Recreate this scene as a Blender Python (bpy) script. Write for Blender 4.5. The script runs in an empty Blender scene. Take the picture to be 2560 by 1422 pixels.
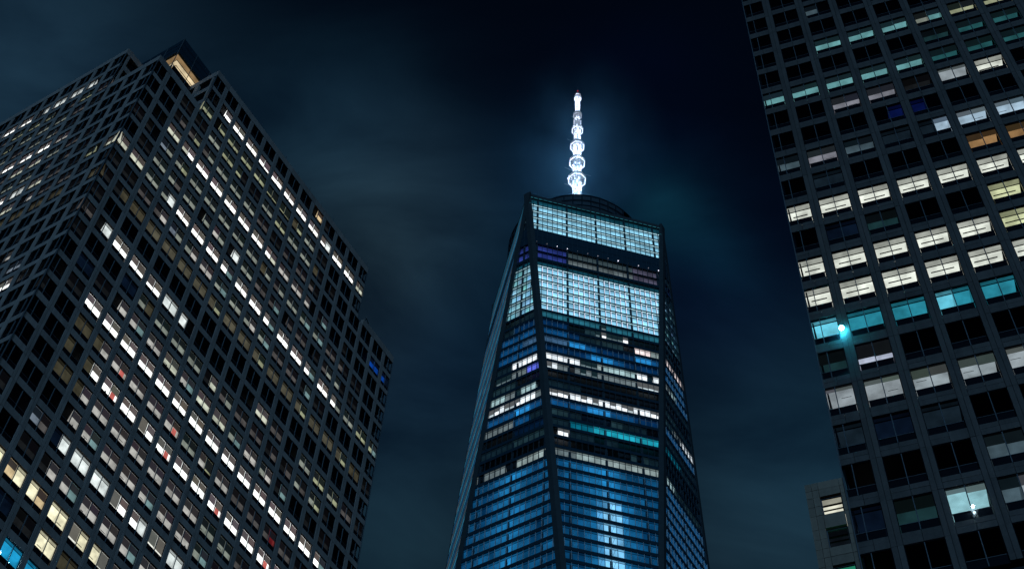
import bpy, math, random
from mathutils import Vector, Matrix
random.seed(7)
sc = bpy.context.scene
COL = sc.collection

# ------------------------------------------------------------------ camera, sky, light
PITCH, ROLL, FPX = 0.98490992, 0.07068147, 3874.82
CAMZ = 2.0
cam_f = Vector((0, math.cos(PITCH), math.sin(PITCH)))
_u0 = Vector((0, -math.sin(PITCH), math.cos(PITCH)))
_r0 = Vector((1, 0, 0))
cam_r = _r0 * math.cos(ROLL) + _u0 * math.sin(ROLL)
cam_u = -_r0 * math.sin(ROLL) + _u0 * math.cos(ROLL)
cd = bpy.data.cameras.new('camera')
cam = bpy.data.objects.new('camera', cd)
COL.objects.link(cam)
cd.sensor_width = 36.0
cd.lens = FPX / 2560 * 36
cd.clip_start = 0.5
cd.clip_end = 6000
m = Matrix((cam_r, cam_u, -cam_f)).transposed().to_4x4()
m.translation = Vector((0, 0, CAMZ))
cam.matrix_world = m
sc.camera = cam


def ray(px, py):
    return (cam_f + cam_r * ((px - 1280) / FPX) - cam_u * ((py - 711) / FPX)).normalized()


def proj(p):
    d = Vector(p) - Vector((0, 0, CAMZ))
    w = d.dot(cam_f)
    if w <= 0.1:
        return None
    return 1280 + FPX * d.dot(cam_r) / w, 711 - FPX * d.dot(cam_u) / w


sc.view_settings.view_transform = 'Standard'
sc.view_settings.look = 'None'
sc.view_settings.exposure = 0
sc.view_settings.gamma = 1
sc.view_settings.use_curve_mapping = False
sc.render.engine = 'CYCLES'
cy = sc.cycles
cy.use_denoising = True
cy.max_bounces = 5
cy.diffuse_bounces = 2
cy.glossy_bounces = 2
cy.transparent_max_bounces = 12
cy.volume_bounces = 0
cy.sample_clamp_indirect = 3
cy.sample_clamp_direct = 0
cy.caustics_reflective = False
cy.caustics_refractive = False
cy.volume_step_rate = 1.0

world = bpy.data.worlds.new('World')
sc.world = world
world.use_nodes = True
nt = world.node_tree
nt.nodes.clear()


def lin(r, g, b):
    f = lambda c: (c / 255 / 12.92) if c / 255 <= 0.04045 else ((c / 255 + 0.055) / 1.055) ** 2.4
    return (f(r), f(g), f(b))


def N(tree, typ, **kw):
    n = tree.nodes.new(typ)
    for k, v in kw.items():
        setattr(n, k, v)
    return n


L = nt.links.new
tc = N(nt, 'ShaderNodeTexCoord')
out = N(nt, 'ShaderNodeOutputWorld')
bg = N(nt, 'ShaderNodeBackground')
L(bg.outputs[0], out.inputs[0])
# two scales of stretched cloud noise
mp = N(nt, 'ShaderNodeMapping')
mp.inputs['Rotation'].default_value = (0.3, 0.5, 0.7)
mp.inputs['Scale'].default_value = (0.9, 2.6, 1.2)
L(tc.outputs['Generated'], mp.inputs[0])
nz = N(nt, 'ShaderNodeTexNoise')
nz.inputs['Scale'].default_value = 5.0
nz.inputs['Detail'].default_value = 6.0
nz.inputs['Roughness'].default_value = 0.52
nz.inputs['Distortion'].default_value = 0.5
L(mp.outputs[0], nz.inputs['Vector'])
cr = N(nt, 'ShaderNodeValToRGB')
cr.color_ramp.elements[0].position = 0.30
cr.color_ramp.elements[0].color = (0.28, 0.32, 0.38, 1)
cr.color_ramp.elements[1].position = 0.72
cr.color_ramp.elements[1].color = (1.9, 1.75, 1.6, 1)
L(nz.outputs['Fac'], cr.inputs[0])
base = N(nt, 'ShaderNodeRGB')
base.outputs[0].default_value = (*[q * 0.9 for q in lin(1, 5, 15)], 1)
acc = base.outputs[0]
# banks of cloud lit by the city: direction, width, colour
BANKS = [((60, 200), 0.075, (0.00731, 0.02250, 0.04117)), ((850, 400), 0.05, (0.00282, 0.01224, 0.02489)), ((950, 620), 0.05, (0.0075, 0.0128, 0.0105)),
         ((1100, 500), 0.05, (0.0, 0.0, 0.0027)), ((1050, 900), 0.06, (0.0, 0.00089, 0.00745)), ((980, 1330), 0.07, (0.00503, 0.01655, 0.02636)),
         ((1180, 700), 0.05, (0.0, 0.00577, 0.01345)), ((1360, 420), 0.03, (0.0010, 0.0050, 0.012)), ((1650, 520), 0.03, (0.0006, 0.006, 0.011)),
         ((1990, 1150), 0.06, (0.00317, 0.01502, 0.02773)), ((1880, 1380), 0.07, (0.0039, 0.0094, 0.01412)), ((1800, 760), 0.05, (0.0, 0.0, 0.0066)),
         ((1600, 300), 0.04, (0.0, 0.0003, 0.0048)), ((1650, 515), 0.013, (0.0008, 0.008, 0.012)), ((1715, 560), 0.013, (0.0006, 0.006, 0.010)), ((1785, 610), 0.014, (0.0005, 0.005, 0.009)), ((1850, 680), 0.016, (0.0004, 0.004, 0.007)), ((-900, 900), 0.13, (0.005, 0.017, 0.028)), ((3500, 1700), 0.15, (0.003, 0.012, 0.022)),
         ((1200, 3900), 0.27, (0.008, 0.02, 0.032))]
for (px, py), wd, c in BANKS:
    d = ray(px, py)
    dot = N(nt, 'ShaderNodeVectorMath', operation='DOT_PRODUCT')
    nrm = N(nt, 'ShaderNodeVectorMath', operation='NORMALIZE')
    L(tc.outputs['Generated'], nrm.inputs[0])
    L(nrm.outputs[0], dot.inputs[0])
    dot.inputs[1].default_value = d
    # exp(-(1-dot)*2/wd^2)
    s1 = N(nt, 'ShaderNodeMath', operation='SUBTRACT')
    L(dot.outputs['Value'], s1.inputs[0])
    s1.inputs[1].default_value = 1.0
    s2 = N(nt, 'ShaderNodeMath', operation='MULTIPLY')
    L(s1.outputs[0], s2.inputs[0])
    s2.inputs[1].default_value = 1.0 / (wd * wd)
    s3 = N(nt, 'ShaderNodeMath', operation='EXPONENT')
    L(s2.outputs[0], s3.inputs[0])
    sc_ = N(nt, 'ShaderNodeVectorMath', operation='SCALE')
    sc_.inputs[0].default_value = c
    L(s3.outputs[0], sc_.inputs['Scale'])
    mu = N(nt, 'ShaderNodeVectorMath', operation='MULTIPLY')
    L(sc_.outputs[0], mu.inputs[0])
    L(cr.outputs[0], mu.inputs[1])
    ad = N(nt, 'ShaderNodeVectorMath', operation='ADD')
    L(acc, ad.inputs[0])
    L(mu.outputs[0], ad.inputs[1])
    acc = ad.outputs[0]
L(acc, bg.inputs[0])
bg.inputs[1].default_value = 1.0

sd = bpy.data.lights.new('fill_sun', 'SUN')
sd.energy = 0.72  # weak directional fill added for the night facades, standing in for city light
sd.angle = math.radians(14)
sd.color = (0.245, 0.57, 1.0)
fill_sun = bpy.data.objects.new('fill_sun', sd)
COL.objects.link(fill_sun)
sun_to = Vector((0.05, 0.97, -0.20)).normalized()      # travels away from the camera's side
fill_sun.rotation_euler = sun_to.to_track_quat('-Z', 'Y').to_euler()


# ------------------------------------------------------------------ materials
def newmat(name):
    mt = bpy.data.materials.new(name)
    mt.use_nodes = True
    t = mt.node_tree
    t.nodes.clear()
    o = N(t, 'ShaderNodeOutputMaterial')
    return mt, t, o


def stone(name, col, rough=0.75, var=0.25, scale=0.6, grain=9.0, bump=0.25):
    mt, t, o = newmat(name)
    b = N(t, 'ShaderNodeBsdfPrincipled')
    b.inputs['Roughness'].default_value = rough
    g = N(t, 'ShaderNodeNewGeometry')
    n1 = N(t, 'ShaderNodeTexNoise')
    n1.inputs['Scale'].default_value = scale
    n1.inputs['Detail'].default_value = 5
    n2 = N(t, 'ShaderNodeTexNoise')
    n2.inputs['Scale'].default_value = grain
    n2.inputs['Detail'].default_value = 3
    t.links.new(g.outputs['Position'], n1.inputs['Vector'])
    t.links.new(g.outputs['Position'], n2.inputs['Vector'])
    oi = N(t, 'ShaderNodeObjectInfo')
    a1 = N(t, 'ShaderNodeMath', operation='ADD')
    t.links.new(n1.outputs['Fac'], a1.inputs[0])
    t.links.new(n2.outputs['Fac'], a1.inputs[1])
    mpz = N(t, 'ShaderNodeMapping')
    mpz.inputs['Scale'].default_value = (2.2, 2.2, 0.10)
    n3 = N(t, 'ShaderNodeTexNoise')
    n3.inputs['Scale'].default_value = 1.0
    n3.inputs['Detail'].default_value = 4
    t.links.new(g.outputs['Position'], mpz.inputs[0])
    t.links.new(mpz.outputs[0], n3.inputs['Vector'])
    a0 = N(t, 'ShaderNodeMath', operation='MULTIPLY_ADD')
    t.links.new(n3.outputs['Fac'], a0.inputs[0])
    a0.inputs[1].default_value = 1.2
    a0.inputs[2].default_value = -0.6
    a4 = N(t, 'ShaderNodeMath', operation='ADD')
    t.links.new(a0.outputs[0], a4.inputs[0])
    t.links.new(a1.outputs[0], a4.inputs[1])
    a1 = a4
    a2 = N(t, 'ShaderNodeMath', operation='MULTIPLY_ADD')
    t.links.new(oi.outputs['Random'], a2.inputs[0])
    a2.inputs[1].default_value = 0.5
    t.links.new(a1.outputs[0], a2.inputs[2])
    mr = N(t, 'ShaderNodeMapRange')
    mr.inputs['From Min'].default_value = 0.7
    mr.inputs['From Max'].default_value = 1.8
    mr.inputs['To Min'].default_value = 1 - var
    mr.inputs['To Max'].default_value = 1 + var
    t.links.new(a2.outputs[0], mr.inputs['Value'])
    vm = N(t, 'ShaderNodeVectorMath', operation='SCALE')
    vm.inputs[0].default_value = col
    t.links.new(mr.outputs[0], vm.inputs['Scale'])
    t.links.new(vm.outputs[0], b.inputs['Base Color'])
    bp = N(t, 'ShaderNodeBump')
    bp.inputs['Strength'].default_value = bump
    bp.inputs['Distance'].default_value = 0.03
    t.links.new(n2.outputs['Fac'], bp.inputs['Height'])
    t.links.new(bp.outputs[0], b.inputs['Normal'])
    t.links.new(b.outputs[0], o.inputs[0])
    return mt


def metal(name, col, rough=0.45, metallic=0.6):
    mt, t, o = newmat(name)
    b = N(t, 'ShaderNodeBsdfPrincipled')
    b.inputs['Roughness'].default_value = rough
    b.inputs['Metallic'].default_value = metallic
    g = N(t, 'ShaderNodeNewGeometry')
    n1 = N(t, 'ShaderNodeTexNoise')
    n1.inputs['Scale'].default_value = 0.8
    t.links.new(g.outputs['Position'], n1.inputs['Vector'])
    mr = N(t, 'ShaderNodeMapRange')
    mr.inputs['To Min'].default_value = 0.75
    mr.inputs['To Max'].default_value = 1.25
    t.links.new(n1.outputs['Fac'], mr.inputs['Value'])
    vm = N(t, 'ShaderNodeVectorMath', operation='SCALE')
    vm.inputs[0].default_value = col
    t.links.new(mr.outputs[0], vm.inputs['Scale'])
    t.links.new(vm.outputs[0], b.inputs['Base Color'])
    t.links.new(b.outputs[0], o.inputs[0])
    return mt


def glass(name, tint, refl=0.06, rough=0.06):
    mt, t, o = newmat(name)
    tr = N(t, 'ShaderNodeBsdfTransparent')
    tr.inputs[0].default_value = (*tint, 1)
    gl = N(t, 'ShaderNodeBsdfGlossy')
    gl.inputs['Roughness'].default_value = rough
    gl.inputs['Color'].default_value = (0.8, 0.85, 0.9, 1)
    g = N(t, 'ShaderNodeNewGeometry')
    nn = N(t, 'ShaderNodeTexNoise')
    nn.inputs['Scale'].default_value = 0.35
    t.links.new(g.outputs['Position'], nn.inputs['Vector'])
    bp = N(t, 'ShaderNodeBump')
    bp.inputs['Strength'].default_value = 0.3
    bp.inputs['Distance'].default_value = 0.1
    t.links.new(nn.outputs['Fac'], bp.inputs['Height'])
    t.links.new(bp.outputs[0], gl.inputs['Normal'])
    lw = N(t, 'ShaderNodeLayerWeight')
    lw.inputs['Blend'].default_value = 0.5
    pw = N(t, 'ShaderNodeMath', operation='POWER')
    t.links.new(lw.outputs['Facing'], pw.inputs[0])
    pw.inputs[1].default_value = 4.0
    mx = N(t, 'ShaderNodeMath', operation='MULTIPLY_ADD')
    t.links.new(pw.outputs[0], mx.inputs[0])
    mx.inputs[1].default_value = 0.5
    mx.inputs[2].default_value = refl
    ms = N(t, 'ShaderNodeMixShader')
    t.links.new(mx.outputs[0], ms.inputs[0])
    t.links.new(tr.outputs[0], ms.inputs[1])
    t.links.new(gl.outputs[0], ms.inputs[2])
    t.links.new(ms.outputs[0], o.inputs[0])
    return mt


def lit(name, scale=1.2, lo=0.75, hi=1.2, stripes=0.0, sfreq=5.0):
    """glowing surfaces: lamps, and ceilings, walls and blinds with room light put in as emission; the colour comes from the face attribute 'glow'"""
    mt, t, o = newmat(name)
    at = N(t, 'ShaderNodeAttribute', attribute_name='glow')
    g = N(t, 'ShaderNodeNewGeometry')
    n1 = N(t, 'ShaderNodeTexNoise')
    n1.inputs['Scale'].default_value = scale
    n1.inputs['Detail'].default_value = 3
    t.links.new(g.outputs['Position'], n1.inputs['Vector'])
    mr = N(t, 'ShaderNodeMapRange')
    mr.inputs['From Min'].default_value = 0.3
    mr.inputs['From Max'].default_value = 0.7
    mr.inputs['To Min'].default_value = lo
    mr.inputs['To Max'].default_value = hi
    t.links.new(n1.outputs['Fac'], mr.inputs['Value'])
    vm = N(t, 'ShaderNodeVectorMath', operation='SCALE')
    t.links.new(at.outputs['Color'], vm.inputs[0])
    t.links.new(mr.outputs[0], vm.inputs['Scale'])
    src = vm.outputs[0]
    if stripes > 0:
        sp = N(t, 'ShaderNodeSeparateXYZ')
        t.links.new(g.outputs['Position'], sp.inputs[0])
        mu = N(t, 'ShaderNodeMath', operation='MULTIPLY')
        t.links.new(sp.outputs['Z'], mu.inputs[0])
        mu.inputs[1].default_value = sfreq
        sn = N(t, 'ShaderNodeMath', operation='SINE')
        t.links.new(mu.outputs[0], sn.inputs[0])
        m2 = N(t, 'ShaderNodeMapRange')
        m2.inputs['From Min'].default_value = -1
        m2.inputs['To Min'].default_value = 1 - stripes
        m2.inputs['To Max'].default_value = 1 + stripes * 0.4
        t.links.new(sn.outputs[0], m2.inputs['Value'])
        v2 = N(t, 'ShaderNodeVectorMath', operation='SCALE')
        t.links.new(src, v2.inputs[0])
        t.links.new(m2.outputs[0], v2.inputs['Scale'])
        src = v2.outputs[0]
    e = N(t, 'ShaderNodeEmission')  # lamplight on ceilings, walls and blinds is put in as their own emission
    t.links.new(src, e.inputs[0])
    t.links.new(e.outputs[0], o.inputs[0])
    return mt


M_STONE_L = stone('granite_grey', (0.345, 0.285, 0.245), 0.7, 0.30)
M_STONE_R = stone('granite_dark', (0.100, 0.080, 0.068), 0.7, 0.34, 0.8, 7.0, 0.4)
M_STONE_X = stone('limestone_panel', (0.27, 0.20, 0.14), 0.8, 0.22, 0.8, 6.0, 0.4)
M_DARK = stone('dark_interior', (0.016, 0.018, 0.022), 0.9, 0.2)
M_PANEL = metal('dark_sill_glass', (0.006, 0.008, 0.012), 0.25, 0.0)
M_FRAME = metal('window_metal', (0.16, 0.18, 0.19), 0.5, 0.3)
M_FRAME_R = metal('window_metal_dark', (0.13, 0.14, 0.15), 0.5, 0.3)
M_GLASS = glass('window_glass', (0.95, 0.97, 0.97), 0.02)
M_LIT = lit('lit_ceiling', 0.9, 0.62, 1.22)
M_BLIND = lit('backlit_blind', 0.7, 0.88, 1.12)
M_ROOF = stone('roof_gravel', (0.05, 0.05, 0.05))
M_STEEL = metal('tower_steel', (0.055, 0.070, 0.075), 0.45, 0.2)
M_CURT = metal('tower_dark_glass', (0.020, 0.050, 0.070), 0.25, 0.0)
M_TGLASS = glass('tower_glass', (0.93, 0.97, 0.98), 0.02)
M_TLIT = lit('tower_lit_floor', 0.5, 0.7, 1.25)
M_TLOUV = lit('tower_lit_louvres', 0.22, 0.55, 1.35, 0.22, 17.0)
M_WHITE = metal('white_painted_steel', (0.45, 0.48, 0.50), 0.5, 0.0)
M_MULL = metal('tower_mullion', (0.05, 0.075, 0.09), 0.5, 0.2)
M_BRACE = metal('tower_brace', (0.55, 0.6, 0.62), 0.6, 0.0)


# ------------------------------------------------------------------ mesh helpers
class MB:
    def __init__(s):
        s.v, s.f, s.m, s.c, s.mats = [], [], [], [], []

    def mat(s, mt):
        if mt not in s.mats:
            s.mats.append(mt)
        return s.mats.index(mt)

    def poly(s, pts, mt, col=(0, 0, 0)):
        b = len(s.v)
        s.v += [tuple(p) for p in pts]
        s.f.append(tuple(range(b, b + len(pts))))
        s.m.append(s.mat(mt))
        s.c.append(col)

    def hexa(s, p, mt, col=(0, 0, 0)):
        """p: 8 points, 4 of one end then 4 of the other, same order"""
        b = len(s.v)
        s.v += [tuple(q) for q in p]
        for q in ((0, 1, 2, 3), (7, 6, 5, 4), (0, 4, 5, 1), (1, 5, 6, 2), (2, 6, 7, 3), (3, 7, 4, 0)):
            s.f.append(tuple(b + i for i in q))
            s.m.append(s.mat(mt))
            s.c.append(col)

    def box(s, a, b, mt, col=(0, 0, 0)):
        x0, y0, z0 = a
        x1, y1, z1 = b
        s.hexa([(x0, y0, z0), (x0, y1, z0), (x1, y1, z0), (x1, y0, z0), (x0, y0, z1), (x0, y1, z1), (x1, y1, z1), (x1, y0, z1)], mt, col)

    def bar(s, a, b, r, mt, col=(0, 0, 0), n=4, r2=None):
        a, b = Vector(a), Vector(b)
        d = (b - a).normalized()
        up = Vector((0, 0, 1)) if abs(d.z) < 0.9 else Vector((1, 0, 0))
        x = d.cross(up).normalized()
        y = d.cross(x)
        r2 = r if r2 is None else r2
        bi = len(s.v)
        for (p, rr) in ((a, r), (b, r2)):
            for k in range(n):
                t = 2 * math.pi * (k + 0.5) / n
                s.v.append(tuple(p + x * rr * math.cos(t) + y * rr * math.sin(t)))
        for k in range(n):
            k2 = (k + 1) % n
            s.f.append((bi + k, bi + k2, bi + n + k2, bi + n + k))
        s.f.append(tuple(bi + k for k in range(n))[::-1])
        s.f.append(tuple(bi + n + k for k in range(n)))
        for _ in range(n + 2):
            s.m.append(s.mat(mt))
            s.c.append(col)

    def sphere(s, c, r, mt, col=(0, 0, 0), n=8):
        c = Vector(c)
        rings = []
        for i in range(1, 4):
            ph = math.pi * i / 4
            rings.append([c + Vector((math.sin(ph) * math.cos(2 * math.pi * k / n), math.sin(ph) * math.sin(2 * math.pi * k / n), math.cos(ph))) * r for k in range(n)])
        for k in range(n):
            k2 = (k + 1) % n
            s.poly([c + Vector((0, 0, r)), rings[0][k], rings[0][k2]], mt, col)
            s.poly([c - Vector((0, 0, r)), rings[2][k2], rings[2][k]], mt, col)
            for i in range(2):
                s.poly([rings[i][k], rings[i + 1][k], rings[i + 1][k2], rings[i][k2]], mt, col)

    def add(s, other, mx):
        b = len(s.v)
        s.v += [tuple(mx @ Vector(p)) for p in other.v]
        mi = [s.mat(x) for x in other.mats]
        s.f += [tuple(b + i for i in f) for f in other.f]
        s.m += [mi[i] for i in other.m]
        s.c += other.c

    def mesh(s, name):
        me = bpy.data.meshes.new(name)
        me.from_pydata(s.v, [], s.f)
        for x in s.mats:
            me.materials.append(x)
        me.polygons.foreach_set('material_index', s.m)
        if any(c != (0, 0, 0) for c in s.c):
            a = me.attributes.new('glow', 'FLOAT_COLOR', 'FACE')
            flat = []
            for c in s.c:
                flat += [c[0], c[1], c[2], 1.0]
            a.data.foreach_set('color', flat)
        me.update()
        return me

    def obj(s, name, parent=None, kind=None, label=None):
        return link(name, s.mesh(name), parent, kind, label)


def link(name, me, parent=None, kind=None, label=None):
    o = bpy.data.objects.new(name, me)
    COL.objects.link(o)
    if parent:
        o.parent = parent
    if kind:
        o['kind'] = kind
    if label:
        o['label'] = label
    return o


def thing(name, label, cat, loc, rz=0.0, group=None):
    o = bpy.data.objects.new(name, None)
    COL.objects.link(o)
    o.location = loc
    o.rotation_euler = (0, 0, rz)
    o['label'] = label
    o['category'] = cat
    if group:
        o['group'] = group
    o.empty_display_size = 1
    return o


# ------------------------------------------------------------------ lit states of the office windows
def E(r, g, b, k=1.0):
    x = lin(r, g, b)
    return (x[0] * k, x[1] * k, x[2] * k)


GREYBL = E(92, 86, 84)
DKBL = E(34, 33, 37)
# code: (ceiling glow, blind glow or None, blind share of the glass)
ST = {
    'W': (E(255, 255, 250, 2.6), E(96, 88, 86), 0.50), 'w': (E(255, 255, 250, 2.4), E(88, 80, 80), 0.66),
    'F': (E(236, 242, 240, 1.15), None, 0), 'S': (E(255, 252, 240, 1.2), E(104, 100, 92), 0.86),
    'M': (E(218, 220, 200, 1.0), E(70, 66, 66), 0.52), 'm': (E(196, 192, 186), E(50, 46, 50), 0.50),
    'g': (E(142, 148, 138), E(22, 28, 30), 0.52), 'y': (E(164, 168, 136), E(26, 32, 32), 0.56),
    't': (E(120, 150, 152), E(40, 44, 48), 0.50), 'b': (E(120, 132, 146), E(24, 30, 38), 0.52),
    'd': (E(80, 77, 76), E(18, 18, 21), 0.50), 'x': (E(26, 28, 30), E(9, 9, 11), 0.55),
    'k': (E(70, 66, 52), None, 0), 'K': (E(82, 79, 66), None, 0), 'c': (E(255, 245, 208, 1.25), None, 0),
    'o': (E(246, 216, 168, 1.0), E(62, 52, 48), 0.45), 's': (E(170, 172, 136), E(24, 30, 30), 0.80),
    'B': (E(10, 62, 150, 1.1), E(6, 14, 30), 0.4), 'n': (E(9, 20, 36), None, 0), 'C': (E(30, 150, 200, 1.3), None, 0),
    'O': (E(222, 168, 110), E(60, 46, 36), 0.45), 'r': (E(255, 250, 246, 2.2), E(92, 86, 84), 0.50), 'R': (E(196, 190, 180), E(52, 46, 46), 0.5),
    'q': (E(120, 44, 44), E(24, 24, 28), 0.5),
}

W_W, W_H, PANEL_H = 2.40, 3.0, 0.78
REC = 0.09          # glass set back from the pier face


def win_frame(w, h, ph, fm, with_panes, split=0.5, panel=True):
    """canonical window: x across, -y outwards, origin top left of the opening on the pier face"""
    b = MB()
    y = REC
    b.box((0, y, -h), (0.04, y + 0.10, 0), M_PANEL)
    b.box((w - 0.04, y, -h), (w, y + 0.10, 0), M_PANEL)
    b.box((0.04, y, -0.05), (w - 0.04, y + 0.10, 0), M_PANEL)
    b.box((0.04, y, -h), (w - 0.04, y + 0.10, -h + 0.05), M_PANEL)
    xs = w * split
    b.box((xs - 0.030, y - 0.03, -h + 0.05), (xs + 0.030, y + 0.09, -0.05), fm)
    if panel:
        b.box((0.04, y + 0.01, -h + ph - 0.02), (xs - 0.032, y + 0.08, -h + ph + 0.02), fm)
        b.box((xs + 0.032, y + 0.01, -h + ph - 0.02), (w - 0.04, y + 0.08, -h + ph + 0.02), fm)
        b.box((0.06, y + 0.05, -h + 0.05), (xs - 0.032, y + 0.10, -h + ph - 0.03), M_PANEL)
        b.box((xs + 0.032, y + 0.05, -h + 0.05), (w - 0.06, y + 0.10, -h + ph - 0.03), M_PANEL)
    if with_panes:
        for (a, c) in ((0.06, xs - 0.032), (xs + 0.032, w - 0.06)):
            b.poly([(a, y + 0.06, -h + ph + 0.02), (c, y + 0.06, -h + ph + 0.02), (c, y + 0.06, -0.06), (a, y + 0.06, -0.06)], M_GLASS)
    return b


def pane_mesh(w, h):
    b = MB()
    b.box((0.003, REC + 0.05, -h), (w - 0.003, REC + 0.066, -0.003), M_GLASS)
    return b.mesh('pane')


def interior(w, h, ph, codes, split=0.5, style='left', far=1):
    """returns (ceiling MB, blind MB) for the two halves of a window"""
    c, bl = MB(), MB()
    y0 = REC + 0.16
    D = 3.0
    gh = h - ph
    xs = w * split
    two = len(codes) == 2 and codes[0] != codes[1]
    for k, code in enumerate(codes[:2]):
        if code == '.':
            continue
        cc, bc, fr = ST[code]
        if bc is not None or code == 'x':
            v = random.uniform(-0.05, 0.05)
            fr = min(0.93, max(0.0, fr + v))
        a, e = (0.0, xs) if k == 0 else (xs, w)
        jit = random.uniform(0.88, 1.08)
        cc = tuple(q * jit for q in cc)
        nearc = tuple(q * 0.42 for q in cc)  # ceiling strip by the glass gets a dimmer glow
        zc = -0.03
        if style == 'left':
            # leaning glow panel in place of the lit ceiling, with dimmer glowing return walls
            y1 = y0 + 0.42
            zb_ = -gh - 0.02
            t = 0.14 if bc is None else 0.0
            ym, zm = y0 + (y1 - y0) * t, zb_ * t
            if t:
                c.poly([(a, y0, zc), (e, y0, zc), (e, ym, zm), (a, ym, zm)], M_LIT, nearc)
                c.box((a, ym - 0.02, zm - 0.07), (e, ym + 0.02, zm), M_DARK)
            c.poly([(a, ym, zm - 0.07 * (t > 0)), (e, ym, zm - 0.07 * (t > 0)), (e, y1, zb_), (a, y1, zb_)], M_LIT, cc)
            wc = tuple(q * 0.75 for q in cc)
            if code in 'WMmgFcrR' and random.random() < 0.4:
                tt = random.uniform(0.62, 0.8)
                yy, zz = y0 + (y1 - y0) * tt - 0.03, zb_ * tt
                xa = a + random.uniform(0.15, 0.5)
                c.box((xa, yy - 0.03, zz - 0.05), (min(e - 0.1, xa + random.uniform(0.3, 0.8)), yy, zz + 0.01), M_DARK)
            for xx in (a + 0.005, e - 0.005):
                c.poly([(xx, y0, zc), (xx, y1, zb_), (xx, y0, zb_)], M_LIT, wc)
        elif bc is None:
            # perimeter strip, pocket line, then the bright field
            nd = 0.42 if code in 'LY' else 0.28
            c.poly([(a, y0, zc), (e, y0, zc), (e, y0 + nd, zc), (a, y0 + nd, zc)], M_LIT, nearc)
            c.box((a, y0 + nd, zc - 0.05), (e, y0 + nd + 0.06, zc), M_DARK)
            c.poly([(a, y0 + nd + 0.06, zc), (e, y0 + nd + 0.06, zc), (e, y0 + D, zc), (a, y0 + D, zc)], M_LIT, cc)
            if code in 'LY':
                b0, b1 = (a + 0.35, e) if k == 0 else (a, e - 0.35)
                c.box((b0, y0 + 0.92, zc - 0.04), (b1, y0 + 1.0, zc - 0.004), M_DARK)
        else:
            c.poly([(a, y0, zc), (e, y0, zc), (e, y0 + D, zc), (a, y0 + D, zc)], M_LIT, cc)
        # some ceilings show a linear diffuser
        if style != 'left' and code in 'WMmgGHPJ' and random.random() < 0.5:
            yy = y0 + random.uniform(0.85, 1.15)
            c.box((a + 0.25, yy, zc - 0.02), (e - 0.25, yy + 0.03, zc - 0.004), M_DARK)
        wallc = tuple(q * 0.62 for q in cc)  # side walls glow too, at a dimmer share of the ceiling light
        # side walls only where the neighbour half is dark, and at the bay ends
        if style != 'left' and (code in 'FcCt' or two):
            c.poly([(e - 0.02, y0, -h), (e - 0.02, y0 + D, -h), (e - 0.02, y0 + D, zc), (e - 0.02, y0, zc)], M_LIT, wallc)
        if code in 'rRq' and k == 1:  # red board, its room light put in as glow
            c.poly([(a + 0.25, y0 + 0.03, -gh), (e - 0.3, y0 + 0.03, -gh), (e - 0.3, y0 + 0.03, -gh * 0.45), (a + 0.25, y0 + 0.03, -gh * 0.45)], M_LIT,
                   E(206, 104, 96) if code != 'q' else E(110, 30, 34))
        if bc is not None:
            bl.box((a + 0.03, REC + 0.13, -gh * fr), (e - 0.03, REC + 0.145, -0.06), M_BLIND, tuple(q * random.uniform(0.9, 1.1) for q in bc))
        # things standing on the sill, dark against the light
        if code in 'WMmy' and random.random() < 0.16:
            px = random.uniform(a + 0.2, e - 0.4)
            ww = random.uniform(0.12, 0.3)
            hh = random.uniform(0.12, 0.42)
            c.box((px, y0 + 0.02, -gh), (px + ww, y0 + 0.15, -gh + hh), M_DARK)
            c.box((px + ww * 0.3, y0 + 0.03, -gh + hh), (px + ww * 0.75, y0 + 0.12, -gh + hh + 0.14), M_DARK)
    return c, bl


def area_px(root_m, pts):
    q = [proj(root_m @ Vector(p)) for p in pts]
    if any(x is None for x in q):
        return 0, False
    a = 0
    for i in range(len(q)):
        x0, y0 = q[i]
        x1, y1 = q[(i + 1) % len(q)]
        a += x0 * y1 - x1 * y0
    inside = any(-60 < x < 2620 and -60 < y < 1482 for x, y in q)
    return abs(a) / 2, inside


RA = Matrix.Rotation(-math.pi / 2, 4, 'Z')


def face_matrix(face, u, z, w=0.0):
    """B: along local +x, looking out along -y. A: along local +y, looking out along -x (canonical x runs to -y)"""
    if face == 'B':
        return Matrix.Translation((u, 0, z))
    return Matrix.Translation((0, u + w, z)) @ RA


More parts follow.
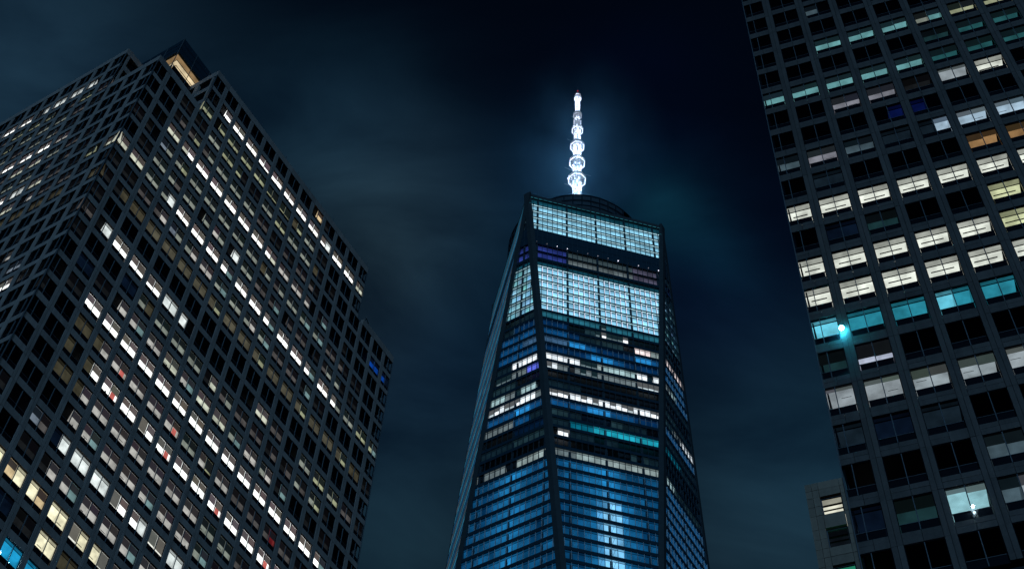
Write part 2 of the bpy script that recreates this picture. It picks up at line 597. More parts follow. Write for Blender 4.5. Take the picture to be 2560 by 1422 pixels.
class Facade:
    """collects windows, pier panels and spandrel panels of one building; the largest 300 of each become parts"""

    def __init__(s, root, stone_m, frame_m, h, ph, pier_w, style):
        s.style = style
        s.jt = 0.022 if style == 'left' else 0.013
        s.root, s.stone, s.frame, s.h, s.ph, s.pw = root, stone_m, frame_m, h, ph, pier_w
        s.rm = Matrix.Translation(root.location) @ Matrix.Rotation(root.rotation_euler.z, 4, 'Z')
        s.win, s.pier, s.span = [], [], []

    def window(s, face, u, w, z, codes, split=0.5, off=None):
        mx = face_matrix(face, u, z, w) if off is None else off @ face_matrix(face, u, z, w)
        ar, ins = area_px(s.rm @ mx, [(0, 0, 0), (w, 0, 0), (w, 0, -s.h), (0, 0, -s.h)])
        s.win.append((ar if ins else 0, mx, w, codes, split))

    def piece(s, lst, face, u, w, z0, z1, depth, off=None):
        mx = face_matrix(face, u, z0, w) if off is None else off @ face_matrix(face, u, z0, w)
        ar, ins = area_px(s.rm @ mx, [(0, 0, 0), (w, 0, 0), (w, 0, z1 - z0), (0, 0, z1 - z0)])
        lst.append((ar if ins else 0, mx, round(w, 3), round(z1 - z0, 3), depth))

    def build(s):
        s.win.sort(key=lambda t: -t[0])
        rest = MB()
        fcache, pcache = {}, {}
        for i, (ar, mx, w, codes, split) in enumerate(s.win):
            ind = i < 300 and ar > 60
            ci, bi = interior(w, s.h, s.ph, codes, split, s.style)
            if not ind:
                rest.add(win_frame(w, s.h, s.ph, s.frame, True, split), mx)
                rest.add(ci, mx)
                rest.add(bi, mx)
                continue
            panes = i < 150
            key = (round(w, 3), split, panes)
            if key not in fcache:
                fcache[key] = win_frame(w, s.h, s.ph, s.frame, not panes, split).mesh('window')
            o = link('window', fcache[key], s.root)
            o.matrix_basis = mx
            if panes:
                xs = w * split
                for (a, c) in ((0.06, xs - 0.032), (xs + 0.032, w - 0.06)):
                    k2 = round(c - a, 3)
                    if k2 not in pcache:
                        pcache[k2] = pane_mesh(c - a, s.h - s.ph - 0.08)
                    p = link('pane', pcache[k2], o)
                    p.location = (a, 0, -0.06)
            if ci.f:
                ci.obj('lit_ceiling', o)
            if bi.f:
                bi.obj('blind', o)
        if rest.f:
            rest.obj('windows', s.root, 'stuff')
        for lst, nm, pl in ((s.pier, 'pier_panel', 'pier_panels'), (s.span, 'spandrel_panel', 'spandrel_panels')):
            lst.sort(key=lambda t: -t[0])
            cache = {}
            rest = MB()
            for i, (ar, mx, w, h, dp) in enumerate(lst):
                y0, y1 = dp
                if i < 300 and ar > 60:
                    key = (w, h, dp)
                    if key not in cache:
                        b = MB()
                        b.box((s.jt, y0, s.jt * 0.6), (w - s.jt, y1, h - s.jt * 0.6), s.stone)
                        b.box((0.0, y1 + 0.001, 0.0), (w, y1 + 0.02, h), M_DARK)  # dark plate added behind the joints to stop room light leaking through
                        cache[key] = b.mesh(nm)
                    o = link(nm, cache[key], s.root)
                    o.matrix_basis = mx @ Matrix.Translation((0, random.uniform(-0.012, 0.012), 0))
                else:
                    b = MB()
                    b.box((s.jt, y0, s.jt * 0.6), (w - s.jt, y1, h - s.jt * 0.6), s.stone)
                    b.box((0.0, y1 + 0.001, 0.0), (w, y1 + 0.02, h), M_DARK)  # same added plate against light leaking through the joints
                    rest.add(b, mx)
            if rest.f:
                rest.obj(pl, s.root, 'stuff')


# ------------------------------------------------------------------ ground
g = MB()
g.box((-3000, -3000, -1), (3000, 3000, 0), stone('asphalt', (0.045, 0.045, 0.048), 0.85, 0.3, 0.05, 3.0))
g.obj('ground', None, 'structure')

# ------------------------------------------------------------------ left office tower
BX, BY, BZ = -49.2535, 92.4199, 187.3027 + CAMZ
PHB = 0.9763036
bw = 3.1068
OB, OA = 2.678, 2.808
left = thing('office_tower', 'granite grid office tower with stepped roof and rows of white lit windows, on the left', 'building', (BX, BY, 0), PHB)
F = Facade(left, M_STONE_L, M_FRAME, W_H, PANEL_H, 0.74, 'left')
HP = 0.708           # pier width

LB = {  # column -> two halves per bay, by floor, left to right as seen
 -3: {11: '.o', 12: 'x.', 3: '..'},
 -2: {3: '..', 4: '.W', 5: 'WW', 6: 'WW', 7: 'Ww', 8: 'WW', 9: 'WW', 10: 'WW', 11: 'WW', 12: 'wF', 13: 'WW', 14: 'WW', 15: 'MM'},
 -1: {3: 'yy', 4: '.y', 5: 'yy', 6: 'yy', 7: 'yy', 8: 'ss', 9: 'ss', 10: 'ky', 11: 'gg', 12: 'xx', 13: '..', 14: '..', 15: '..'},
 0: {2: 'xx', 3: 'xx', 4: 'gg', 5: 'yy', 6: 'yx', 7: 'xx', 8: 'gg', 9: 'yy', 10: 'gg', 11: 'gg', 12: 'kx', 13: '.x'},
 1: {2: 'xd', 3: 'dy', 4: 'dg', 5: 'gg', 6: 'gg', 7: 'gg', 8: 'dd', 9: 'xx', 10: 'dx', 11: 'dd', 12: 'dx', 17: 'BB', 18: 'Bn'},
 2: {2: 'MM', 3: 'MW', 4: 'WW', 5: 'WW', 6: 'WW', 7: 'WW', 8: 'WW', 9: 'WM', 10: 'mm', 11: 'mm', 12: 'm.', 13: 'xt', 15: 'x.'},
 3: {0: 'xx', 1: 'x.', 2: 'bg', 3: 'gy', 4: 'gg', 5: 'gg', 6: 'gg', 7: 'gg', 8: 'gg', 9: 'kg', 10: 'dg', 11: 'gg', 12: 'gt', 13: 'gt', 14: 'dd', 15: 'dx', 16: 'xx'},
 4: {1: 'xx', 2: 'gg', 3: 'gd', 4: 'gg', 5: '.g', 6: 'mg', 7: '.F', 8: 'gg', 9: 'dd', 10: 'dt', 11: '.d', 12: 'dd', 13: '.x', 14: 'dg', 15: 'gx', 16: 'xx'},
 5: {0: 'MM', 1: 'MM', 2: 'gg', 3: 'gF', 4: 'WW', 5: 'WW', 6: 'WW', 7: 'Wt', 8: 'WW', 9: 'WW', 10: 'Wt', 11: 'WW', 12: 'WW', 13: 'Wt', 14: 'WW', 15: 'Wg', 16: 'gg', 17: 'yy', 18: 'yt'},
 6: {0: 'xx', 1: 'xx', 2: 'dd', 3: 'dm', 4: 'bg', 5: 'gm', 6: 'mm', 7: 'gt', 8: 'gg', 9: 'gm', 10: 'gt', 11: 'dd', 12: 'dd', 13: 'xt', 14: 'xx'},
 7: {0: 'xx', 1: 'xk', 2: 'kk', 3: 'KK', 4: 'KK', 5: 'KK', 6: 'KK', 7: 'Ky', 8: 'KK', 9: 'KK', 10: 'Ky', 11: 'KK', 12: 'KK', 13: 'Ky', 14: 'KK', 15: 'KK', 16: 'Ky', 17: 'kk', 18: 'xx'},
 8: {0: 'xx'},
 9: {0: 'dd', 1: '.F', 2: 'WW', 3: 'Ww', 4: 'wW', 5: 'FF', 6: 'F.', 11: 'MM', 12: 'dd', 14: 'gg', 15: 'yy', 16: 'gy', 17: 'dd', 18: 'xx'},
 10: {0: 'xx', 3: 'nn', 4: 'gk', 5: 'gg', 6: 'gg', 7: 'gg', 8: 'xM', 9: 'dg', 10: 'dd', 11: 'dd', 12: 'xd', 13: 'xd', 14: 'gd', 15: 'gy', 16: 'x.'},
 11: {1: 'nn', 2: 'xx', 3: '.m', 4: 'mt', 5: 'mm', 6: 'MM', 7: 'mt', 8: 'MM', 9: 'MM', 10: 'gt', 11: 'mm', 12: 'gm', 13: 'xt', 15: 'x.', 16: 'xx'},
 12: {1: 'xx', 2: 'WW', 3: 'WW', 4: 'WW', 5: 'WW', 6: 'WW', 7: 'WW', 8: 'WW', 9: 'WW', 10: 'WW', 11: 'WW', 12: 'WW', 13: 'WW', 14: 'WW', 15: 'WW', 16: 'Wt'},
 13: {0: 'x.', 2: 'kk', 3: 'km', 4: 'mR', 5: 'mm', 6: 'mm', 7: 'mR', 8: 'gg', 9: 'ms', 10: 'mm', 11: 'dd', 12: 'dd', 13: 'dq', 14: 'dd', 15: 'xx'},
 14: {2: 'k.', 3: 'kW', 4: 'Wr', 5: 'WW', 6: 'SW', 7: 'Wr', 8: 'WW', 9: 'WW', 10: 'Wr', 11: 'WW', 12: 'WW', 13: 'Wr', 14: 'WW'},
 15: {2: 'kk', 3: 'km', 4: 'mm', 5: 'mm', 6: 'mm', 7: 'mm', 8: 'mm', 9: 'mm', 10: 'gg', 11: 'gg', 12: 'dd', 13: 'dd'},
 16: {3: '.m', 4: 'mt', 5: 'mm', 6: 'mm', 7: 'mt', 8: 'mm', 9: 'mm', 10: 'gt', 11: 'dd'},
 17: {2: 'bd', 3: 'nF', 4: 'FF', 5: 'FF', 6: 'SW', 7: 'WF', 8: 'SS', 9: 'FF', 10: 'gg'},
 18: {2: 'xx', 3: 'xm', 4: 'mt', 5: 'mm', 6: 'mm', 7: 'mt', 8: 'mm', 9: 'gg'},
 19: {1: 'cc', 2: 'oc', 3: 'co', 4: 'cc', 5: 'Sc', 6: 'cS', 7: 'mm'},
 20: {2: 'nn', 3: 'xx', 4: 'cc', 5: 'kk', 6: 'mm', 7: 'gg'},
 21: {3: 'CC', 4: 'CC', 5: 'xx'}, 22: {4: 'xx'},
}
LA = {  # the side face, halves as seen (left one is farther from the corner)
 -2: {4: 'F.', 5: 'FF', 6: 'FF', 7: '.F', 8: 'WW', 9: 'WW', 10: 'WW', 11: 'MM'},
 -1: {3: 'dd', 4: 'yy', 5: '.d', 6: 'yx', 7: 'yy', 8: 'yy', 9: 'xd', 10: 'gg'},
 0: {3: 'xx', 4: 'dd', 5: 'gg', 6: 'gg', 7: 'gg', 8: 'yx', 9: 'gg'},
 1: {4: 'xx', 5: 'gd', 6: 'gg', 7: 'dd', 8: 'gg', 9: 'MM'},
 2: {4: 'mm', 5: 'WW', 6: 'WW', 7: 'WW', 8: 'MM'},
 3: {2: 'xx', 3: 'dd', 4: 'gg', 5: 'MM', 6: 'MM', 7: 'xd'},
 4: {2: 'xx', 3: 'xd', 4: '.d', 5: 'gg', 6: 'gg', 7: 'gg'},
 5: {0: 'MM', 1: 'y.', 2: 'xx', 3: 'dd', 4: 'MM', 5: 'FF', 6: 'WW'},
 6: {2: 'dd', 3: 'dd', 4: 'xm', 5: 'MM', 6: 'MM'},
 7: {0: 'kk', 1: 'xx', 2: 'kk', 3: 'kk', 4: 'kk', 5: 'kk'},
 10: {3: '.m', 4: 'mm'}, 11: {2: 'bb', 3: 'bb'}, 12: {2: 'WW', 3: 'WW'}, 9: {0: 'xx'},
}
WIDTH_B = 57.43
STEP = 9.2           # width of the notch cut from the roof at each corner
UPX1 = 47.96
LASTROW = 26


def cols(face):
    o = OB if face == 'B' else OA
    res = [(0, 0.0, o - HP)]
    j = 1
    while o + bw * (j - 1) + 0.5 < WIDTH_B:
        u = o + bw * (j - 1)
        w = min(W_W, WIDTH_B - u)
        res.append((j, u, w))
        j += 1
    return res


for face in 'BA':
    tab = LB if face == 'B' else LA
    o = OB if face == 'B' else OA
    for i in range(-3, LASTROW):
        ztop = BZ - 4.0 * i
        for (j, u, w) in cols(face):
            if i < 0:
                if u + w < STEP + 0.3 or u > UPX1 - 0.3:
                    continue
                if u < STEP:
                    w = u + w - STEP
                    u = STEP
                if u + w > UPX1:
                    w = UPX1 - u
            if i <= 21 or face == 'B':
                codes = tab.get(i, {}).get(j, '..')
            if face == 'A' and i > 18:
                codes = '..'
            if codes == '..' and random.random() < 0.03 and i > 0:
                codes = random.choice(['x.', '.x'])
            F.window(face, u, w, ztop, codes, 0.5 if w > 2 else (0.5 if j else (0.42 if face == 'B' else 0.58)))
            # spandrel under this window
            F.piece(F.span, face, u, w, ztop - 4.0 + 0.0, ztop - W_H, (0.02, 0.22))
            # pier to the right of the window = two half panels with an open joint
            pu = u + w
            if pu + HP < (UPX1 if i < 0 else WIDTH_B) + 0.05:
                F.piece(F.pier, face, pu, HP / 2, ztop - 4.0, ztop, (0.0, 0.20))
                F.piece(F.pier, face, pu + HP / 2, HP / 2, ztop - 4.0, ztop, (0.0, 0.20))
    # parapets: one coping panel per bay
    for (j, u, w) in cols(face):
        wd = bw if j else o
        up = STEP <= u + 0.5 and u < UPX1 - 0.5
        u0 = u
        if up:
            if u < STEP + 2:
                u0 = max(u, STEP)
            e = min(u + bw, UPX1)
            F.piece(F.span, face, u0, e - u0, BZ + 12.0, BZ + 13.5, (-0.03, 0.5))
        else:
            e = min(u + wd, WIDTH_B)
            if u < STEP:
                e = min(e, STEP)
            F.piece(F.span, face, u0, max(0.3, e - u0), BZ, BZ + 1.55, (-0.03, 0.5))
F.build()

# body: floor slabs, dark core, plain far walls, roofs
b = MB()
core = 3.9
b.box((core, core, 0), (WIDTH_B - 0.3, WIDTH_B - 0.3, BZ - 0.5), M_DARK)
b.box((STEP + core, STEP * 0 + core, BZ - 0.5), (UPX1 - core, WIDTH_B - 6, BZ + 11.5), M_DARK)
b.box((core, STEP + core, BZ - 0.5), (STEP + core, UPX1 - core, BZ + 11.5), M_DARK)
b.obj('core', left)
b = MB()
b.box((WIDTH_B - 0.3, 0.6, 0), (WIDTH_B, WIDTH_B, BZ), M_STONE_L)
b.box((0.6, WIDTH_B - 0.3, 0), (WIDTH_B - 0.3, WIDTH_B, BZ), M_STONE_L)
b.box((0.05, 0.12, 0), (WIDTH_B - 0.3, 0.5, BZ - 4 * LASTROW + 0.0), M_STONE_L)
b.box((0.12, 0.5, 0), (0.5, WIDTH_B - 0.3, BZ - 4 * LASTROW + 0.0), M_STONE_L)
b.obj('wall', left)
slab = MB()
slab.box((0.235, 0.235, 0), (WIDTH_B - 0.32, WIDTH_B - 0.32, 0.45), M_DARK)
sm = slab.mesh('floor_slab')
for i in range(0, LASTROW):
    o = link('floor_slab', sm, left)
    o.location = (0, 0, BZ - 4.0 * i)
ub = MB()
ub.box((STEP + 0.4, 0.235, 0), (UPX1 - 0.4, WIDTH_B - 0.4, 0.45), M_DARK)
ub.box((0.235, STEP + 0.4, 0), (STEP + 0.4, UPX1 - 0.4, 0.45), M_DARK)
um = ub.mesh('floor_slab')
for i in (-1, -2, -3):
    o = link('floor_slab', um, left)
    o.location = (0, 0, BZ - 4.0 * i)
# inner faces of the notch, with their own pier and spandrel grid
b = MB()
for (ax, s0) in (('x', 1), ('y', 1)):
    for k in range(3):
        z = BZ + 4 * k
        for q in range(3):
            a0 = 0.5 + q * 3.1
            for (p, w_, z0, z1) in ((a0 - 0.37, 0.74, z, z + 4), (a0 + 0.37, 2.36, z, z + 1.3)):
                if p < 0.55:
                    w_ -= 0.55 - p
                    p = 0.55
                if w_ <= 0.05:
                    continue
                if ax == 'x':
                    b.box((STEP, p, z0 + 0.01), (STEP + 0.4, p + w_ - 0.01, z1 - 0.01), M_STONE_L)
                else:
                    b.box((p, STEP, z0 + 0.01), (p + w_ - 0.01, STEP + 0.4, z1 - 0.01), M_STONE_L)
b.box((STEP - 0.03, 0.5, BZ + 12), (STEP + 0.4, STEP, BZ + 13.5), M_STONE_L)
b.box((0.5, STEP - 0.03, BZ + 12), (STEP, STEP + 0.4, BZ + 13.5), M_STONE_L)
b.box((STEP + 0.5, 0.6, BZ + 0.5), (STEP + 0.55, STEP, BZ + 12), M_PANEL)
b.box((0.6, STEP + 0.5, BZ + 0.5), (STEP, STEP + 0.55, BZ + 12), M_PANEL)
b.obj('notch_wall', left)
b = MB()
b.box((0.5, 0.5, BZ + 0.45), (WIDTH_B - 0.3, WIDTH_B - 0.3, BZ + 0.5), M_ROOF)
b.obj('roof', left)
# bright corner mullions
b = MB()
b.box((-0.05, -0.05, BZ - 4 * LASTROW), (0.05, 0.05, BZ - 0.1), M_FRAME)
b.obj('corner_mullion', left)
b = MB()
b.box((STEP - 0.06, -0.05, BZ), (STEP + 0.04, 0.05, BZ + 12), M_FRAME)
b.obj('corner_mullion', left)
b = MB()
b.box((-0.05, STEP - 0.06, BZ), (0.05, STEP + 0.04, BZ + 12), M_FRAME)
b.obj('corner_mullion', left)
b = MB()
b.box((UPX1 - 0.02, -0.03, BZ), (UPX1 + 0.06, 0.05, BZ + 12), M_FRAME)
b.box((WIDTH_B - 0.02, -0.03, BZ - 4 * LASTROW), (WIDTH_B + 0.06, 0.05, BZ), M_FRAME)
b.obj('corner_mullion', left)
# side walls of the upper block and wing on the right
b = MB()
b.box((UPX1 - 0.35, 0.55, BZ), (UPX1 - 0.02, WIDTH_B - 6, BZ + 12), M_STONE_L)
b.box((STEP, WIDTH_B - 6, BZ), (UPX1, WIDTH_B - 5.6, BZ + 13.5), M_STONE_L)
b.box((UPX1 - 0.4, 0.55, BZ + 12), (UPX1, WIDTH_B - 6, BZ + 13.5), M_STONE_L)
b.obj('side_wall', left)

# glass penthouse with a gold lit soffit
pent = MB()
s, zt = 4.6, BZ + 20.5
gz0, gz1 = BZ + 13.3, BZ + 16.1
pe = 46.0
gold = E(244, 222, 180, 0.85)
gold2 = E(140, 114, 80)
# upper dark glass band with mullion grid
for (x0, y0, x1, y1) in ((s, s, pe, s + 0.3), (s, s + 0.3, s + 0.3, pe)):
    pent.box((x0, y0, gz1), (x1, y1, zt), M_CURT)
pent.box((s + 0.3, s + 0.3, zt - 0.4), (pe, pe, zt), M_CURT)
pent.box((pe - 0.3, s + 0.3, gz1), (pe, pe, zt), M_CURT)
pent.box((s + 0.3, pe - 0.3, gz1), (pe - 0.3, pe, zt), M_CURT)
pent.obj('screen_wall', left)
pm = MB()
for k in range(int((pe - s) / 3.1) + 1):
    q = s + k * 3.1
    pm.box((q - 0.04, s - 0.05, BZ + 1), (q + 0.04, s - 0.003, zt), M_FRAME)
    pm.box((s - 0.05, q - 0.04, BZ + 1), (s - 0.003, q + 0.04, zt), M_FRAME)
for z in (gz0 - 1.2, gz1, gz1 + 1.5, gz1 + 3):
    pm.box((s + 0.05, s - 0.045, z - 0.03), (pe, s - 0.006, z + 0.03), M_MULL)
    pm.box((s - 0.045, s + 0.05, z - 0.03), (s - 0.006, pe, z + 0.03), M_MULL)
pm.obj('screen_mullion', left, 'stuff')
gs = MB()   # soffit seen from below, stepped coves, bright and dim light put in as glow
d = 0
for (ins, wd_, z, colr) in ((0.3, 0.6, gz1 - 0.05, gold2), (0.9, 0.5, gz1 - 0.35, gold), (1.4, 0.18, gz1 - 0.10, gold2), (1.6, 0.9, gz1 - 0.25, gold),
                            (2.5, 0.4, gz1 - 0.5, gold2), (2.9, 0.7, gz1 - 0.3, gold)):
    a = s + ins
    gs.box((a, a, z - 0.06), (pe, a + wd_, z), M_LIT, colr)
    gs.box((a, a + wd_, z - 0.06), (a + wd_, pe, z), M_LIT, colr)
gs.obj('soffit', left)
bw_ = MB()
bw_.box((s + 3.4, s + 3.4, BZ + 0.5), (pe - 1, pe - 1, gz1 + 1), M_DARK)
bw_.box((s + 0.5, s + 0.35, BZ + 0.5), (pe, s + 0.45, gz0 - 0.3), M_PANEL)
bw_.box((s + 0.35, s + 0.5, BZ + 0.5), (s + 0.45, pe, gz0 - 0.3), M_PANEL)
bw_.obj('penthouse_wall', left)
fl = MB()
fl.box((s + 0.5, s + 0.5, gz0 - 0.32), (pe, s + 0.62, gz0 - 0.2), M_LIT, E(250, 246, 230, 1.0))
fl.box((s + 0.5, s + 0.62, gz0 - 0.32), (s + 0.62, 12, gz0 - 0.2), M_LIT, E(230, 222, 196, 0.8))
fl.obj('light_strip', left)
rods = MB()
for k in range(18):
    q = 1.0 + k * bw
    zb0 = BZ + (13.5 if STEP < q < UPX1 else 1.55)
    rods.bar((q, 0.15, zb0), (q, 0.15, zb0 + 1.1), 0.035, M_FRAME)
    rods.bar((0.15, q, zb0), (0.15, q, zb0 + 1.1), 0.035, M_FRAME)
rods.obj('lightning_rods', left, 'stuff')
# window cleaning crane on the wing roof
cr_ = thing('roof_crane', 'small window cleaning crane on the lower roof edge of the left tower', 'crane', (0, 0, 0))
cr_.matrix_world = Matrix.Translation((BX, BY, 0)) @ Matrix.Rotation(PHB, 4, 'Z') @ Matrix.Translation((55.2, 2.2, BZ + 0.5))
b = MB()
b.box((-1.0, -0.7, 0.4), (1.0, 0.7, 2.6), M_FRAME)
b.box((-1.3, -0.9, 0), (1.3, 0.9, 0.4), M_STEEL)
b.obj('cabin', cr_)
b = MB()
b.bar((-0.2, 0, 2.6), (-0.5, -0.2, 3.6), 0.12, M_WHITE)
b.bar((-4.4, -1.2, 3.9), (1.2, 0.2, 3.5), 0.10, M_WHITE)
b.bar((-4.4, -1.2, 3.9), (-4.4, -1.2, 3.1), 0.05, M_STEEL)
b.obj('jib', cr_)

# ------------------------------------------------------------------ right office tower
CX, CY, CZ = 23.8807, 61.3238, 107.9407 + CAMZ
PHC = -0.3766792
cw = 3.1125
right = thing('office_tower', 'dark granite office tower filling the right edge, with cyan and white lit rows', 'building', (CX, CY, 0), PHC)
CH, CPH = 3.0, 0.76
G = Facade(right, M_STONE_R, M_FRAME_R, CH, CPH, 0.73, 'right')
CWW = 2.38
CPW = cw - CWW
ST.update({
    'L': (E(238, 240, 228, 1.15), None, 0), 'Y': (E(218, 222, 176, 1.1), None, 0), 'T': (E(110, 168, 172), E(24, 40, 46), 0.42),
    'u': (E(40, 92, 96), E(14, 26, 30), 0.5), 'e': (E(26, 52, 56), E(8, 14, 16), 0.5), 'G': (E(150, 158, 164), E(84, 88, 90), 0.2),
    'H': (E(150, 160, 166), E(60, 66, 66), 0.42), 'P': (E(132, 132, 142), E(34, 38, 44), 0.5), 'J': (E(172, 196, 216, 1.1), E(90, 104, 116), 0.3),
    'D': (E(158, 120, 80), E(60, 44, 28), 0.4), 'Q': (E(44, 142, 164), None, 0), 'A': (E(104, 200, 224, 1.2), None, 0),
    'v': (E(7, 18, 66), None, 0), 'z': (E(70, 88, 98), E(14, 22, 28), 0.45), 'i': (E(22, 34, 44), None, 0),
    'I': (E(150, 200, 210, 1.1), E(90, 110, 112), 0.22), 'h': (E(170, 176, 196, 1.2), E(18, 22, 26), 0.66),
})
RC = {
 -9: {2: 'z.', 8: 'uu'}, -8: {7: 'xx'},
 -7: {2: 'TT', 3: 'TT', 4: 'TT', 5: 'gT', 6: 'yy', 7: 'yy', 8: 'MM'},
 -6: {5: 'ee', 6: 'uu', 7: 'uu', 8: 'uu'},
 -5: {0: 'TT', 1: 'TT', 2: 'TT', 3: 'TT', 4: 'TT', 5: 'uu', 6: 'uu', 7: 'uu', 8: 'uu'},
 -4: {2: 'PP', 3: 'PP', 4: 'xx', 5: 'GG', 6: 'LL', 7: '..'},
 -3: {3: '.v', 4: 'v.', 2: '..'},
 -2: {0: 'zz', 1: 'PP', 2: 'zz', 3: 'ii', 4: 'iJ', 5: 'JJ', 6: 'JJ', 7: 'GG'},
 -1: {5: 'DD', 6: 'DD', 7: 'DD'},
 0: {0: 'LL', 1: 'LL', 2: 'LL', 3: 'LL', 4: 'LL', 5: 'LL', 6: 'LL'},
 1: {1: 'nn', 2: 'ee', 5: 'YY', 6: 'YY'},
 2: {0: 'LL', 1: 'LL', 2: 'LL', 3: 'LL', 4: 'LL', 5: 'YY', 6: 'YY'},
 3: {0: 'LL', 1: 'LL', 2: 'LL', 3: 'LL', 4: 'LL', 5: 'LL', 6: 'LL'},
 4: {0: 'AA', 1: 'QQ', 2: 'QQ', 3: 'AQ', 4: 'QQ', 5: 'QQ'},
 5: {0: 'ee', 1: 'hh', 2: '..'},
 6: {0: 'GG', 1: 'GG', 2: 'HH', 3: 'HH', 4: 'GG'},
 7: {0: 'ii', 1: 'nn', 2: 'ii'}, 8: {3: 'zz', 4: 'zz'},
 9: {0: 'nn', 1: 'ee', 2: 'II', 3: 'zH', 4: 'zz'}, 10: {},
}
WIDTH_C, X0C = 46.0, -2.60
TOPROW = -16
Dmat = Matrix.Translation((X0C, 0, 0))
for i in range(TOPROW, 16):
    ztop = CZ - 4.0 * i
    for j in range(0, 15):
        if j == 0:
            u, w = X0C, -CPW - X0C
        else:
            u, w = cw * (j - 1), CWW
        if i > 10 and j >= 2:
            continue
        codes = RC.get(i, {}).get(j, '..')
        if codes == '..' and random.random() < 0.05:
            codes = 'ii'
        G.window('B', u, w, ztop, codes, 0.5 if j else 0.36)
        if not (i >= 10 and j >= 2):
            # spandrel: two stone panels with a joint above the mullion
            for q in (0, 1):
                G.piece(G.span, 'B', u + q * w / 2, w / 2, ztop - 4.0, ztop - CH - 0.45, (0.03, 0.22))
                G.piece(G.span, 'B', u + q * w / 2, w / 2, ztop - CH - 0.45, ztop - CH, (0.03, 0.22))
        z0 = ztop - 4.0 if not (i == 10 and j >= 1) else ztop - 2.9
        G.piece(G.pier, 'B', u + w, CPW / 2, z0, ztop, (0.0, 0.20))
        G.piece(G.pier, 'B', u + w + CPW / 2, CPW / 2, z0, ztop, (0.0, 0.20))
    # side face, turned away from the camera
    for j in range(0, 6):
        u = 0.3 + j * cw
        G.window('A', u, CWW, ztop, '..', 0.5, Dmat)
        G.piece(G.span, 'A', u, CWW, ztop - 4.0, ztop - CH, (0.03, 0.22), Dmat)
        G.piece(G.pier, 'A', u + CWW, CPW, ztop - 4.0, ztop, (0.0, 0.20), Dmat)
G.build()
CTOP = CZ - 4 * TOPROW
b = MB()
b.box((X0C + 4.2, 4.2, 0), (WIDTH_C, 42, CTOP), M_DARK)
b.obj('core', right)
b = MB()
b.box((X0C + 0.1, 0.15, 0), (3.0, 0.5, CZ - 64), M_STONE_R)
b.box((X0C + 0.1, 19.5, 0), (X0C + 0.5, 42, CTOP), M_STONE_R)
b.box((WIDTH_C - 0.4, 0.6, 0), (WIDTH_C, 42, CTOP), M_STONE_R)
b.box((X0C + 0.5, 41.6, 0), (WIDTH_C - 0.4, 42, CTOP), M_STONE_R)
b.box((3.0, 3.0, 0), (WIDTH_C, 3.4, CZ - 43.4), M_DARK)
b.box((2.7, 0.5, 0), (3.0, 3.4, CZ - 43.0), M_DARK)
b.obj('wall', right)
slab = MB()
slab.box((X0C + 0.235, 0.235, 0), (WIDTH_C - 0.5, 41.5, 0.45), M_DARK)
sm = slab.mesh('floor_slab')
for i in range(TOPROW, 11):
    o = link('floor_slab', sm, right)
    o.location = (0, 0, CZ - 4.0 * i)
b = MB()
b.box((X0C + 0.42, 0.42, CZ - 43.35), (WIDTH_C, 5, CZ - 43.1), M_DARK)
b.box((X0C, 0, CTOP + 0.45), (WIDTH_C, 42, CTOP + 1.6), M_STONE_R)
b.obj('roof', right)
b = MB()
b.box((X0C - 0.05, -0.05, CZ - 60), (X0C + 0.03, 0.04, CTOP), M_FRAME_R)
b.obj('corner_mullion', right)
# lamps seen as sparks behind the glass
def lamp_at(root, x, y, z, r, col, name='spot_lamp'):
    b = MB()
    b.sphere((0, 0, 0), r, M_LIT, col)
    b.bar((0, r * 0.8, 0), (0, r * 2.2, 0), r * 0.3, M_STEEL)
    o = b.obj(name, root)
    o.location = (x, y, z)
    return o
lamp_at(right, -0.55, -0.28, CZ - 16 - 2.15, 0.20, (6, 95, 140))
lamp_at(right, cw + 1.30, -0.10, CZ - 36 - 2.15, 0.09, (36, 50, 56))
lamp_at(left, 6.6 + 2.55, 0.5, BZ - 84 - 1.75, 0.17, (25, 45, 60))
lamp_at(left, 6.6 + 3.9, 0.5, BZ - 84 - 1.95, 0.14, (25, 45, 60))

# ------------------------------------------------------------------ stone wing behind the right tower
KX = 1.0
cpos = Vector((0, 0, CAMZ))
wp = cpos + (Vector((CX, CY, CZ)) - cpos) * KX
wing = thing('stone_wing', 'pale brown stone wing with small square windows, peeking out left of the dark right tower', 'building', (wp.x + 0.02, wp.y + 0.05, 0), PHC)
WZ = wp.z
def wz(z):
    return WZ + z * KX
b = MB()
ops = [(-4.24, -2.93, -36.03, -34.40), (-4.24, -2.93, -38.94, -37.24), (-4.24, -2.93, -42.0, -40.45), (-4.24, -2.93, -45.0, -43.4)]
xs0, xs1 = -5.07 * KX, -2.66 * KX
pan = []
# courses of stone panels round the openings
zs = [-33.05, -34.40, -36.03, -37.24, -38.94, -40.45, -42.0, -43.4, -45.0, -46.3]
cols_x = [-5.07, -4.66, -4.24, -2.93, -2.64]
for a in range(len(zs) - 1):
    sub = 2 if abs(zs[a] - zs[a + 1]) > 1.3 else 1
    for c in range(len(cols_x) - 1):
        opening = any(abs(cols_x[c] - o_[0]) < 0.01 and abs(zs[a + 1] - o_[2]) < 0.01 for o_ in ops)
        if opening:
            continue
        for q in range(sub):
            zz1 = zs[a] + (zs[a + 1] - zs[a]) * q / sub
            zz0 = zs[a] + (zs[a + 1] - zs[a]) * (q + 1) / sub
            pb = MB()
            ww = (cols_x[c + 1] - cols_x[c]) * KX
            hh = (zz1 - zz0) * KX
            pb.box((0.012, 0, 0.012), (ww - 0.012, 0.3, hh - 0.012), M_STONE_X)
            o = pb.obj('stone_panel', wing)
            o.location = (cols_x[c] * KX, random.uniform(-0.01, 0.01), wz(zz0))
b = MB()
b.box((xs0 + 0.01, 0.31, 0), (xs1, 0.6, wz(-46.3)), M_STONE_X)
